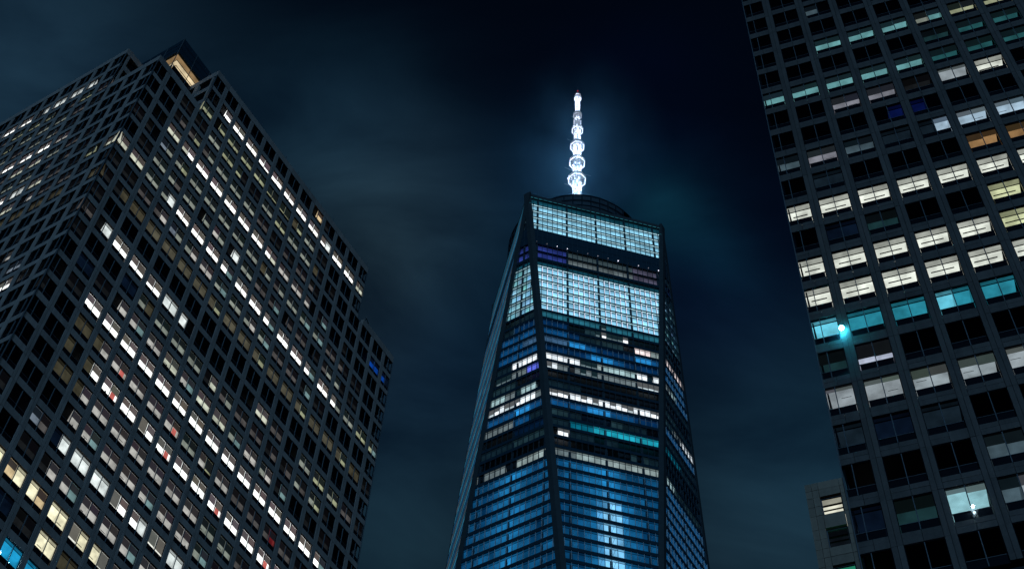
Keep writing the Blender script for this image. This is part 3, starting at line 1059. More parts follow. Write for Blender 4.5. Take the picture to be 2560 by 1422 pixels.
b.box((xs0 + 0.01, 0.62, 0), (xs0 + 0.5, 24, wz(-33.1)), M_STONE_X)
b.box((xs0 + 0.5, 3.6, 0), (xs1, 24, wz(-33.3)), M_DARK)
b.box((xs0 + 0.5, 0.31, wz(-33.3)), (xs1, 3.6, wz(-33.1)), M_DARK)
b.obj('wall', wing)
for k, (x0, x1, z0, z1) in enumerate(ops):
    w, h = (x1 - x0) * KX, (z1 - z0) * KX
    fb = win_frame(w, h, 0.0, M_FRAME_R, False, 0.5, False) if False else MB()
    fb.box((0, 0.2, -h), (0.06, 0.3, 0), M_FRAME_R)
    fb.box((w - 0.06, 0.2, -h), (w, 0.3, 0), M_FRAME_R)
    fb.box((0.06, 0.2, -0.06), (w - 0.06, 0.3, 0), M_FRAME_R)
    fb.box((0.06, 0.2, -h), (w - 0.06, 0.3, -h + 0.06), M_FRAME_R)
    o = fb.obj('window', wing)
    o.location = (x0 * KX, 0, wz(z1))
    pb = MB()
    pb.box((0.06, 0.24, -h + 0.06), (w - 0.06, 0.26, -0.06), M_GLASS)
    pb.obj('pane', o)
    colr = [E(232, 228, 208, 1.1), E(14, 20, 26), E(60, 190, 150), E(14, 20, 26)][k]
    cb = MB()
    cb.poly([(0, 0.3, -0.02), (w, 0.3, -0.02), (w, 0.75, -0.02), (0, 0.75, -0.02)], M_LIT, tuple(q * 0.4 for q in colr))
    cb.box((0, 0.75, -0.1), (w, 0.85, -0.02), M_DARK)
    cb.poly([(0, 0.85, -0.02), (w, 0.85, -0.02), (w, 3.5, -0.02), (0, 3.5, -0.02)], M_LIT, colr)
    cb.box((0, 1.15, -0.1), (w, 1.22, -0.03), M_DARK)
    cb.obj('lit_ceiling', o)

# ------------------------------------------------------------------ faceted glass skyscraper with a lit spire
WX, WY, TH = 20.0004, 266.9036, -2.1649107
RT, RB, ZT, ZB = 30.954, 42.893, 417.0, 56.7
FL = 4.064
tower = thing('skyscraper', 'tall faceted glass skyscraper with blue lit floors and a glowing white spire, in the centre', 'building', (WX, WY, 0), 0)


def Tp(k):
    a = TH + k * math.pi / 2
    return Vector((RT * math.cos(a), RT * math.sin(a), ZT))


def Bp(k):
    a = TH + math.pi / 4 + k * math.pi / 2
    return Vector((RB * math.cos(a), RB * math.sin(a), ZB))


FACES = []
for k in range(4):
    FACES.append(('inv', Tp(k), Tp(k + 1), Bp(k)))        # wide at the top
    FACES.append(('up', Bp(k - 1), Bp(k), Tp(k)))         # wide at the base


def kz(k):
    return ZT - FL * k


class Face:
    def __init__(s, typ, a, b, c):
        s.typ, s.a, s.b, s.c = typ, a, b, c
        s.ex = (b - a).normalized()
        mid = (a + b) / 2
        s.ez = (c - mid) if typ == 'up' else (mid - c)
        s.hz = abs(s.ez.z)
        s.ezn = s.ez / s.ez.z          # per metre of height
        s.n = s.ex.cross(s.ezn).normalized()
        if s.n.dot(Vector((mid.x, mid.y, 0))) < 0:
            s.n = -s.n
        s.base = c if typ == 'inv' else mid
        s.zb = ZB
        s.half = (b - a).length / 2

    def hw(s, z):
        t = (z - ZB) / (ZT - ZB)
        return s.half * (t if s.typ == 'inv' else 1 - t)

    def P(s, u, z, d=0.0):
        """u metres across from the centre line, z height, d metres out"""
        return s.base + s.ezn * (z - ZB) + s.ex * u + s.n * d


faces = [Face(*f) for f in FACES]


def vis(fc):
    c = fc.P(0, 300) + Vector((WX, WY, 0)) - Vector((0, 0, CAMZ))
    return -fc.n.dot(c.normalized())


# base block and dark curtain wall body
b = MB()
pts_b = [Bp(k) for k in range(4)]
b.hexa([(p.x, p.y, 0) for p in pts_b] + [(p.x, p.y, ZB) for p in pts_b], M_CURT)
b.obj('podium', tower)
b = MB()
for f in faces:
    q = 3.2
    s_ = 0.93
    if f.typ == 'inv':
        b.poly([f.a * s_ + Vector((0, 0, ZT * (1 - s_))) - Vector((0, 0, 1)), f.b * s_ + Vector((0, 0, ZT * (1 - s_))) - Vector((0, 0, 1)), f.c * s_ + Vector((0, 0, ZB * (1 - s_)))], M_DARK)
    else:
        b.poly([f.a * s_ + Vector((0, 0, ZB * (1 - s_))), f.b * s_ + Vector((0, 0, ZB * (1 - s_))), f.c * s_ + Vector((0, 0, ZT * (1 - s_))) - Vector((0, 0, 1))], M_DARK)
b.poly([p * 0.97 + Vector((0, 0, ZT * 0.03 - 1.2)) for p in [Tp(k) for k in range(4)]], M_ROOF)
b.obj('core', tower)

TE = {
    'Z': (E(146, 210, 238, 1.35), 1), 'Y': (E(142, 206, 238, 1.45), 1), 't': (E(20, 74, 92), 0), 'T': (E(38, 104, 124), 0), 'o': (E(62, 78, 84), 0), 'v': (E(46, 62, 140), 0),
    'u': (E(5, 44, 84), 0), 'b': (E(14, 74, 124), 0), 'B': (E(40, 140, 210, 1.1), 0), 'a': (E(60, 94, 128), 0), 'g': (E(106, 118, 122), 0), 'l': (E(150, 166, 166), 0),
    'W': (E(236, 242, 248, 1.3), 0), 'H': (E(240, 244, 250, 1.5), 2), 'P': (E(250, 228, 226, 1.2), 0), 'd': (E(30, 52, 60), 0), 'x': (E(16, 34, 44), 0), 's': (E(200, 214, 220), 3),
    'G': (E(170, 200, 204), 0), 'c': (E(8, 104, 128), 0), 'C': (E(30, 160, 184, 1.05), 0), 'V': (E(96, 110, 230, 1.1), 0), '.': (None, 0), 'n': (E(4, 24, 48), 0), 'q': (E(110, 130, 136), 3), 'r': (E(86, 84, 106), 0),
}
# per floor: list of (share of the width, code), left to right
TR = {
 0: [(1, 't')], 1: [(1, 'Z')], 2: [(1, 'Z')], 3: [(1, 'Z')], 4: [(1, 'Z')],
 7: [(.24, 'v'), (.78, 'o'), (1, 'r')], 8: [(.24, 'v'), (.8, 'g'), (1, 'r')], 9: [(1, 't')],
 16: [(.5, 'T'), (.53, 'q'), (1, 'T')], 17: [(.24, 'u'), (.38, '.'), (.43, 'd'), (.50, 'q'), (.54, 'H'), (.68, 'q'), (.72, 'H'), (1, '.')],
 18: [(.22, 'b'), (.32, 'u'), (.45, 'x'), (.68, 'd'), (.79, '.'), (.93, 'P'), (1, 'l')],
 19: [(.22, 'a'), (.36, 'B'), (.44, 'b'), (.80, 'u'), (.94, 'B'), (1, 'b')],
 20: [(.34, 'u'), (.42, 'b'), (.60, 'B'), (.72, 'b'), (1, 'u')],
 21: [(.13, 'W'), (.17, 'H'), (.32, 'W'), (.44, 'q'), (.48, 'l'), (.62, 'G'), (.79, 'G'), (.88, 'W'), (.97, 'x'), (1, 'W')],
 22: [(.04, 's'), (.11, 'W'), (.20, 'g'), (.27, '.'), (.32, 'g'), (.37, 'q'), (.40, 'g'), (.46, 'q'), (.80, 'g'), (1, 's')],
 24: [(.28, 'x'), (1, '.')],
 25: [(.04, 'H'), (.11, 'H'), (.17, 'H'), (.20, 's'), (.29, 'W'), (.33, 'H'), (.40, 'W'), (.45, 's'), (.54, 'W'), (.60, 'H'), (.66, 'W'), (.72, 'H'), (.78, 's'), (.90, 'W'), (1, 'H')],
 26: [(.34, 'b'), (.58, 'B'), (.78, 'b'), (1, 'u')],
 27: [(.17, 'd'), (.3, 'x'), (.55, '.'), (.68, 'd'), (.86, 'x'), (1, '.')],
 28: [(.16, 'x'), (.36, 'c'), (.70, 'C'), (1, 'C')],
 29: [(.05, '.'), (.16, 'H'), (.40, 'x'), (.5, '.'), (.62, 'x'), (1, '.')],
 30: [(.72, '.'), (.80, 'd'), (.84, '.'), (.92, 'd'), (1, 'x')],
 31: [(.20, 'g'), (1, 'l')],
}
TL = {
 0: [(1, 't')], 7: [(1, 'v')], 8: [(1, 'v')], 9: [(1, 't')], 16: [(.6, '.'), (1, 'x')], 17: [(.3, 'x'), (1, 'u')], 18: [(1, 'b')], 19: [(.6, 'b'), (1, 'a')], 20: [(1, 'b')],
 21: [(.36, 'x'), (1, 'W')], 22: [(.1, '.'), (.38, 'q'), (.46, 'g'), (.55, 'x'), (.70, 'g'), (1, 'V')], 23: [(.5, 'd'), (1, '.')],
 24: [(.28, 'G'), (.48, 'g'), (.62, 'd'), (.88, 'G'), (1, '.')], 25: [(.06, 's'), (.22, 'H'), (.32, 'W'), (.5, 's'), (.6, 'H'), (.94, 'W'), (1, 'g')],
 26: [(.5, 'b'), (.8, 'B'), (1, 'b')], 27: [(.5, 'g'), (.56, 'b'), (.78, 'b'), (1, 'x')], 28: [(.5, '.'), (1, 'n')], 29: [(.3, 'x'), (.5, 'x'), (.75, 'd'), (1, 'd')],
 31: [(.06, 'g'), (.1, '.'), (.42, 'g'), (.55, '.'), (.62, 'l'), (.95, 'l'), (1, 'g')],
}
TRR = {
 7: [(1, 'o')], 8: [(1, 'v')], 9: [(1, 't')], 18: [(1, 'P')], 19: [(1, 'b')], 20: [(1, 'b')], 21: [(.2, 'g'), (.5, 'G'), (.8, 'b'), (1, 'b')], 22: [(1, 'x')], 23: [(1, '.')],
 25: [(.3, 'd'), (.62, 'g'), (1, 'W')], 26: [(1, 'b')], 27: [(1, 'x')], 28: [(.5, 'c'), (1, 'x')], 31: [(.3, 'G'), (1, 'd')], 24: [(.4, 'd'), (1, 'x')],
}


def code_at(tab, n, s_):
    for e, c in tab.get(n, [(1, '.')]):
        if s_ <= e + 1e-6:
            return c
    return '.'


MOD = 1.524
NF = 47
glasses = []     # candidates for individual window parts
rest_int, rest_glass, mull, tubes, braces = MB(), MB(), MB(), MB(), MB()
spc = 0
for fi, f in enumerate(faces):
    v = vis(f)
    if v < -0.05:
        # faces turned away: a plain dark glass skin
        sk = MB()
        if f.typ == 'inv':
            sk.poly([f.a, f.b, f.c], M_CURT)
        else:
            sk.poly([f.a, f.b, f.c], M_CURT)
        sk.obj('glass_skin', tower)
        continue
    cx = proj(f.P(0, 320) + Vector((WX, WY, 0)))[0]
    if f.typ == 'inv' and v > 0.3:
        tab, fid = TR, 'R'
    elif f.typ == 'up' and cx < 1400:
        tab, fid = TL, 'L'
    elif f.typ == 'up':
        tab, fid = TRR, 'RR'
    else:
        tab, fid = TL, 'LL'
    # which way does u run in the picture
    pa, pb_ = proj(f.P(-5, 330) + Vector((WX, WY, 0))), proj(f.P(5, 330) + Vector((WX, WY, 0)))
    sgn = 1 if pb_[0] > pa[0] else -1
    inset = 1.15
    # lower plain part
    zl = kz(NF + 0.5)
    sk = MB()
    hw = f.hw(zl)
    if f.typ == 'inv':
        sk.poly([f.P(-hw, zl), f.P(hw, zl), f.c], M_CURT)
    else:
        sk.poly([f.a, f.b, f.P(hw, zl), f.P(-hw, zl)], M_CURT)
    sk.obj('glass_skin', tower)
    for n in range(-1, NF + 1):
        zt_ = kz(n + 0.55) if n >= 0 else ZT
        zb_ = kz(n + 1.28) if n >= 0 else kz(0.5)
        mech = (0 <= n <= 4) or (10 <= n <= 15)
        dark = n in (5, 6)
        if mech or n in (7, 9):
            zt_, zb_ = kz(n + 0.52), kz(n + 1.46)
        if n == 9:
            zt_ = kz(9.78)
        if n == 8:
            zt_, zb_ = kz(8.52), kz(9.45)
        if n == 4:
            zb_ = kz(5.32)
        if n == 15:
            zb_ = kz(16.32)
        hw0, hw1 = f.hw(zt_) - inset, f.hw(zb_) - inset
        if n == -1 or dark:
            # plain band
            sb = MB()
            z1, z0 = (ZT, kz(0.5)) if n == -1 else (kz(n + 0.42), kz(n + 1.48))
            if n == -1 and f.typ == 'up':
                continue
            a1, a0 = f.hw(z1) - 0.9, f.hw(z0) - 0.9
            if a1 < 0.1:
                a1 = 0.1
            if a0 < 0.1:
                continue
            sb.hexa([f.P(-a0, z0, -0.3), f.P(a0, z0, -0.3), f.P(a0, z0, 0), f.P(-a0, z0, 0), f.P(-a1, z1, -0.3), f.P(a1, z1, -0.3), f.P(a1, z1, 0), f.P(-a1, z1, 0)],
                    M_CURT if dark else M_STEEL)
            sb.obj('dark_band' if dark else 'parapet', tower)
            if dark:
                for q in range(-14, 15):
                    uu = q * MOD
                    if abs(uu) < min(a0, a1):
                        mull.bar(f.P(uu, z0, 0.02), f.P(uu, z1, 0.02), 0.04, M_MULL)
            continue
        # spandrel band below this floor's glass
        if n == 4:
            zn = kz(5.42)
        elif n == 8:
            zn = kz(9.76)
        elif n == 15:
            zn = kz(16.55)
        elif n == 7 or mech:
            zn = kz(n + 1.52)
        elif n == 9:
            zn = kz(10.52)
        else:
            zn = kz(n + 1.55)
        a1, a0 = f.hw(zb_) - 0.9, f.hw(zn) - 0.9
        if min(a0, a1) > 0.2:
            sb = MB()
            dd = -0.06 if fid == 'LL' else (0.10 if (mech and n not in (4, 15)) else 0.04)
            sb.hexa([f.P(-a0, zn, -0.5), f.P(a0, zn, -0.5), f.P(a0, zn, dd), f.P(-a0, zn, dd), f.P(-a1, zb_, -0.5), f.P(a1, zb_, -0.5), f.P(a1, zb_, dd), f.P(-a1, zb_, dd)], M_CURT)
            sb.obj('spandrel', tower)
        if min(hw0, hw1) < 0.25:
            continue
        ztm, zbm = zt_ - 0.02, zb_ + 0.02
        hmin = max(hw0, hw1)
        k0, k1 = int(math.floor(-hmin / MOD)), int(math.ceil(hmin / MOD))
        for k in range(k0, k1):
            ua, ub_ = k * MOD, (k + 1) * MOD
            um = (ua + ub_) / 2
            # clip the panel to the slanting edges
            la, lb = max(ua, -hw0), max(ua, -hw1)
            ra, rb = min(ub_, hw0), min(ub_, hw1)
            if ra - la < 0.15 and rb - lb < 0.15:
                continue
            if ra <= la:
                la = ra = (max(-hw0, min(hw0, um)))
            if rb <= lb:
                lb = rb = (max(-hw1, min(hw1, um)))
            quad = [f.P(lb, zbm), f.P(rb, zbm), f.P(ra, ztm), f.P(la, ztm)]
            # brightness code
            hm = max(0.1, (hw0 + hw1) / 2)
            s_ = (um * sgn + hm) / (2 * hm)
            s_ = min(1, max(0, s_))
            if 10 <= n <= 15:
                code = 'Y'
            elif n in (1, 2, 3, 4):
                code = 'Z' if fid == 'R' else '.'
            elif n >= 32:
                code = 'U'
            else:
                code = code_at(tab, n, s_)
            base_c, mode = (None, 0) if code == 'U' else TE[code]
            iscol = abs((um * sgn) % (6 * MOD)) < MOD and abs(um * sgn) > -1e9
            ucol = (um * sgn) - round(um * sgn / (6 * MOD)) * 6 * MOD
            if code == 'U':
                us = um * sgn
                rr = random.random()
                br = 0.0
                if fid == 'R':
                    cx_ = 0.5 if n >= 35 else -1.0
                    amp = {32: .55, 33: .5, 34: .55, 35: 1.0}.get(n, 1.3)
                    br = amp * math.exp(-((us - cx_) / (3.4 if n >= 35 else 5.0)) ** 2) * random.uniform(0.8, 1.1)  # spotlight glow near the centre column put into the panel emission
                elif fid == 'L':
                    br = 0.45 * math.exp(-((us - 0.5) / 3.5) ** 2)
                b0 = E(9, 66, 108)
                b1 = E(44, 160, 232)
                t_ = min(1, br + 0.16 * rr + 0.05 * math.sin(us * 0.6 + n))
                base_c = tuple(b0[i_] * (1 - t_) + b1[i_] * t_ for i_ in range(3))
                if fid in ('RR', 'LL'):
                    base_c = E(14, 84, 138)
                if br > 0.45 and n >= 34:
                    hot = E(150, 216, 255, 1.35)
                    q9 = min(1.0, (br - 0.45) / 0.9)
                    base_c = tuple(base_c[i_] * (1 - q9) + hot[i_] * q9 for i_ in range(3))
                mode = 4
            if fid == 'LL':
                base_c = {0: E(48, 116, 146), 1: E(26, 74, 112), 2: E(70, 84, 96)}[n % 3] if n > 1 else E(30, 84, 110)  # light streaks of the grazing face put in as glow, cycled by floor
                mode = 0
            if base_c is not None:
                jit = random.uniform(0.82, 1.15)
                cc = tuple(q * jit for q in base_c)
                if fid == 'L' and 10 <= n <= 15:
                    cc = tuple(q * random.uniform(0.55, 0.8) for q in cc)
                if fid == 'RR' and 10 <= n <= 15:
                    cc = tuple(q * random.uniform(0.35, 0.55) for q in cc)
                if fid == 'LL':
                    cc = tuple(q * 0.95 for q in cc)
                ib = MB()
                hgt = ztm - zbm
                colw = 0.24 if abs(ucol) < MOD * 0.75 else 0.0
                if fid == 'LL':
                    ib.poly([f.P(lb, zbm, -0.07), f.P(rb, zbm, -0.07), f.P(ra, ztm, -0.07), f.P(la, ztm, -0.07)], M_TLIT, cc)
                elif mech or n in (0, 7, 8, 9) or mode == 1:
                    # glowing louvre wall behind the glass; light fading upwards is put into its emission
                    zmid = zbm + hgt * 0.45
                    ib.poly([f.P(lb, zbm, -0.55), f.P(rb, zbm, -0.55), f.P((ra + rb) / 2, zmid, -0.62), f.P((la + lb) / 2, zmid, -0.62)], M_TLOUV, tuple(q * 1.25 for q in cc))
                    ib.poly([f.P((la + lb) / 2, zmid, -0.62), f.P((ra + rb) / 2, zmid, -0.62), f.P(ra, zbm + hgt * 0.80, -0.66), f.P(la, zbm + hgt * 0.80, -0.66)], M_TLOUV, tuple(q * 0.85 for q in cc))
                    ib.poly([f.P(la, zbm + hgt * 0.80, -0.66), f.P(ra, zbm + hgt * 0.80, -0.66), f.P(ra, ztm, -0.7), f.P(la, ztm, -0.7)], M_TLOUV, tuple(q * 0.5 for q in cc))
                    if mech and n != 0 and fid in ('R', 'L'):
                        # light shelf tube just under the transom
                        tubes.bar(f.P(la + 0.12, ztm - 0.28, -0.16), f.P(ra - 0.12, ztm - 0.28, -0.16), 0.085, M_LIT, E(190, 236, 250, 1.4 if fid == 'R' else 0.8))
                    if 10 <= n <= 15 and fid == 'R' and abs(ua - round(ua / (6 * MOD)) * 6 * MOD) > 0.3 and abs(ua) < min(hw0, hw1) - 0.6:
                        tubes.bar(f.P(ua + 0.16 * sgn, zbm + 0.05, -0.15), f.P(ua + 0.16 * sgn, ztm - 0.40, -0.15), 0.10, M_LIT, E(238, 234, 255, 1.7))
                else:
                    # leaning glow panel in place of the lit office ceiling; blind on some panels
                    dpt = 2.6
                    hb = f.n * 0
                    top = ztm - 0.02
                    nh = Vector((f.n.x, f.n.y, 0)).normalized()
                    A, B_ = f.P(la, top, -0.25), f.P(ra, top, -0.25)
                    A2, B2 = f.P(lb, top, -0.25), f.P(rb, top, -0.25)
                    l_, r_ = (A, B_) if (ra - la) >= (rb - lb) else (A2, B2)
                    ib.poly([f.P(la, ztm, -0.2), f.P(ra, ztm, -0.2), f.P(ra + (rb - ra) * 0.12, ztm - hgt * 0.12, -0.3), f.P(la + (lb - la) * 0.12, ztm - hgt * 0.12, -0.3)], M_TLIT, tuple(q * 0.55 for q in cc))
                    k9 = 0.16
                    ma, mb_ = f.P(la + (lb - la) * k9, ztm - hgt * k9, -0.34), f.P(ra + (rb - ra) * k9, ztm - hgt * k9, -0.34)
                    ib.poly([f.P(lb, zbm, -0.75), f.P(rb, zbm, -0.75), mb_, ma], M_TLOUV if mode == 4 else M_TLIT, cc)
                    for (e0, e1) in ((lb, la), (rb, ra)):
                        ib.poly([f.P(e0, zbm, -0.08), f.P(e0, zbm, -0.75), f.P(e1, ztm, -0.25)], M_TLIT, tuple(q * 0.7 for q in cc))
                    if mode in (2, 3):
                        fr = random.uniform(0.38, 0.55) if mode == 2 else random.uniform(0.62, 0.78)
                        zz = ztm - hgt * fr
                        ib.poly([f.P(lb + (la - lb) * (1 - fr), zz, -0.12), f.P(rb + (ra - rb) * (1 - fr), zz, -0.12), f.P(ra, ztm, -0.12), f.P(la, ztm, -0.12)], M_BLIND,
                                E(88, 90, 92) if code in 'HsW' else E(22, 40, 46))
                    if mode == 4 and fid in ('R', 'L') and (ra - la) > 1.2 and (rb - lb) > 1.2:
                        if k % 2 == 0 and random.random() < 0.8:
                            pass
                            braces.bar(f.P(um - 0.4 * sgn, zbm + 0.08, -0.2), f.P(um + 0.15 * sgn, ztm - 0.9, -0.2), 0.045, M_BRACE)
                            braces.bar(f.P(um - 0.15 * sgn, ztm - 0.85, -0.2), f.P(um + 0.35 * sgn, ztm - 0.85, -0.2), 0.035, M_BRACE)
                ar, ins = area_px(Matrix.Translation((WX, WY, 0)), quad)
                glasses.append((ar if ins else 0, quad, ib, f))
            else:
                ar, ins = area_px(Matrix.Translation((WX, WY, 0)), quad)
                glasses.append(((ar if ins else 0) * 0.5, quad, None, f))
            # mullion at the left side of the panel
            if abs(ua) < max(hw0, hw1):
                lim = min(hw0, hw1)
                if abs(ua) < lim and fid != 'LL':
                    mull.hexa([f.P(ua - 0.045, zbm, -0.28), f.P(ua + 0.045, zbm, -0.28), f.P(ua + 0.045, zbm, 0.05), f.P(ua - 0.045, zbm, 0.05),
                               f.P(ua - 0.045, ztm, -0.28), f.P(ua + 0.045, ztm, -0.28), f.P(ua + 0.045, ztm, 0.05), f.P(ua - 0.045, ztm, 0.05)],
                              M_BRACE if (code in 'UbBuaC') else M_MULL)  # paler mullions on blue lit floors: interior light put into their colour
                    if abs(ua - round(ua / (6 * MOD)) * 6 * MOD) < 0.1 and n >= 0:
                        # perimeter column behind the glass
                        braces.hexa([f.P(ua - 0.32, zbm, -0.50), f.P(ua + 0.32, zbm, -0.50), f.P(ua + 0.32, zbm, -0.30), f.P(ua - 0.32, zbm, -0.30),
                                     f.P(ua - 0.32, ztm, -0.50), f.P(ua + 0.32, ztm, -0.50), f.P(ua + 0.32, ztm, -0.30), f.P(ua - 0.32, ztm, -0.30)], M_MULL)

glasses.sort(key=lambda t: -t[0])
for i, (ar, quad, ib, f) in enumerate(glasses):
    if i < 300:
        o_ = quad[0]
        pb = MB()
        inn = [p - f.n * 0.03 for p in quad]
        pb.hexa([p - o_ for p in inn] + [p - o_ for p in quad], M_TGLASS)
        o = pb.obj('window', tower)
        o.location = o_
        if ib is not None:
            cb = MB()
            cb.add(ib, Matrix.Translation(-o_))
            cb.obj('lit_interior', o)
    else:
        rest_glass.poly(quad, M_TGLASS)
        if ib is not None:
            rest_int.add(ib, Matrix.Identity(4))
rest_glass.obj('windows', tower, 'stuff')
rest_int.obj('lit_interiors', tower, 'stuff')
mull.obj('mullions', tower, 'stuff')
tubes.obj('light_tubes', tower, 'stuff')
braces.obj('braces_and_columns', tower, 'stuff')

# stainless edge bands
for k in range(4):
    for (bk, side) in ((k, 1), (k - 1, -1)):
        t0, b0_ = Tp(k), Bp(bk)
        fl_ = [f for f in faces if any((p - t0).length < 0.01 for p in (f.a, f.b, f.c)) and any((p - b0_).length < 0.01 for p in (f.a, f.b, f.c))]
        eb = MB()
        dirs = []
        e = (b0_ - t0).normalized()
        for f in fl_:
            cen = (f.a + f.b + f.c) / 3
            q = cen - t0
            q = (q - e * q.dot(e)).normalized()
            dirs.append(q)
        w_ = 1.2 if k in (0, 1) else 0.7
        nm = (fl_[0].n + fl_[1].n).normalized()
        tip = nm * (0.12 if k in (0, 1) else 0.02)
        for q, f in zip(dirs, fl_):
            o1 = f.n * 0.08
            eb.hexa([t0 + tip, t0 + q * w_ + o1, t0 + q * w_ - f.n * 0.6, t0 - nm * 0.6, b0_ + tip, b0_ + q * w_ + o1, b0_ + q * w_ - f.n * 0.6, b0_ - nm * 0.6], M_STEEL)
        eb.obj('edge_band', tower)

# parapet ledge light tick marks along the crown, and small lamps on the dark band
fR = [f for f in faces if f.typ == 'inv' and vis(f) > 0.3][0]
tk = MB()
for z in (kz(0.52), kz(1.5)):
    for k in range(-14, 14):
        tk.bar(fR.P(k * MOD + 0.2, z, 0.06), fR.P(k * MOD + 1.3, z, 0.06), 0.07, M_LIT, E(40, 108, 124))
tk.obj('crown_light_strip', tower, 'stuff')
for q in range(13):
    s_ = -18.5 + q * 3.1
    lb_ = MB()
    rr = random.choice((0.06, 0.09, 0.13))
    lb_.sphere((0, 0, 0), rr, M_LIT, E(235, 235, 255, random.choice((0.5, 1.5, 4))))
    lb_.bar((0, 0, 0), (-fR.n) * 0.3, 0.05, M_STEEL)
    o = lb_.obj('downlight', tower)
    o.location = fR.P(s_, kz(7.28), 0.15)

# communications ring round the foot of the mast
rg = MB()
NR = 48
for (r, z) in ((22.0, 418.5), (22.0, 421.5), (22.0, 424.6), (19.0, 424.6)):
    for k in range(NR):
        a0, a1 = 2 * math.pi * k / NR, 2 * math.pi * (k + 1) / NR
        rg.bar((r * math.cos(a0), r * math.sin(a0), z), (r * math.cos(a1), r * math.sin(a1), z), 0.16, M_CURT)
for k in range(NR):
    a0 = 2 * math.pi * k / NR
    rg.bar((22 * math.cos(a0), 22 * math.sin(a0), 417), (22 * math.cos(a0), 22 * math.sin(a0), 424.6), 0.12, M_CURT)
    rg.bar((22 * math.cos(a0), 22 * math.sin(a0), 424.6), (19.0 * math.cos(a0), 19.0 * math.sin(a0), 424.6), 0.10, M_CURT)
rg.obj('antenna_ring', tower)
rd = MB()
for k in range(NR):
    a0, a1 = 2 * math.pi * k / NR, 2 * math.pi * (k + 1) / NR
    rd.poly([(2.5 * math.cos(a0), 2.5 * math.sin(a0), 425.6), (21.9 * math.cos(a0), 21.9 * math.sin(a0), 424.9), (21.9 * math.cos(a1), 21.9 * math.sin(a1), 424.9), (2.5 * math.cos(a1), 2.5 * math.sin(a1), 425.6)], M_CURT)
rd.obj('ring_deck', tower)
rb = MB()
for k in range(NR):
    a0 = 2 * math.pi * k / NR
    rb.bar((3 * math.cos(a0), 3 * math.sin(a0), 425.3), (21.8 * math.cos(a0), 21.8 * math.sin(a0), 424.6), 0.07, M_CURT)
for r in (7, 11, 15, 19):
    for k in range(NR):
        a0, a1 = 2 * math.pi * k / NR, 2 * math.pi * (k + 1) / NR
        rb.bar((r * math.cos(a0), r * math.sin(a0), 424.8), (r * math.cos(a1), r * math.sin(a1), 424.8), 0.06, M_CURT)
rb.obj('deck_trusses', tower, 'stuff')
rp = MB()
for k in range(NR):
    a0, a1 = 2 * math.pi * (k + 0.06) / NR, 2 * math.pi * (k + 0.94) / NR
    for (z0, z1) in ((417.2, 420.9), (421.1, 424.4)):
        if random.random() < 0.93:
            rp.poly([(21.8 * math.cos(a0), 21.8 * math.sin(a0), z0), (21.8 * math.cos(a1), 21.8 * math.sin(a1), z0), (21.8 * math.cos(a1), 21.8 * math.sin(a1), z1), (21.8 * math.cos(a0), 21.8 * math.sin(a0), z1)], M_MULL)
rp.obj('ring_panels', tower, 'stuff')

# the spire: mast with octagonal ring platforms
SPW = (0.72, 0.80, 1.0)
def em(k):
    return (SPW[0] * k, SPW[1] * k, SPW[2] * k)
mast = MB()
prof = [(417, 1.7), (470, 1.55), (484, 1.45), (497, 1.3), (509, 1.1), (521, 0.8), (537, 0.7)]
for (z0, r0), (z1, r1) in zip(prof[:-1], prof[1:]):
    nseg = max(2, int((z1 - z0) / 2.0))
    for q in range(nseg):
        za, zb2 = z0 + (z1 - z0) * q / nseg, z0 + (z1 - z0) * (q + 1) / nseg
        ra_, rb2 = r0 + (r1 - r0) * q / nseg, r0 + (r1 - r0) * (q + 1) / nseg
        for k in range(8):
            a0, a1 = 2 * math.pi * k / 8, 2 * math.pi * (k + 1) / 8
            p0 = (ra_ * math.cos(a0), ra_ * math.sin(a0), za)
            p1 = (rb2 * math.cos(a0), rb2 * math.sin(a0), zb2)
            p2 = (rb2 * math.cos(a1), rb2 * math.sin(a1), zb2)
            mast.bar(p0, p1, 0.10, M_WHITE)
            mast.bar(p0, p2, 0.05, M_WHITE)
            mast.bar(p1, p2, 0.06, M_WHITE)
mast.bar((0, 0, 417), (0, 0, 538), 0.35, M_WHITE, n=8, r2=0.35)
mo = mast.obj('mast', tower)
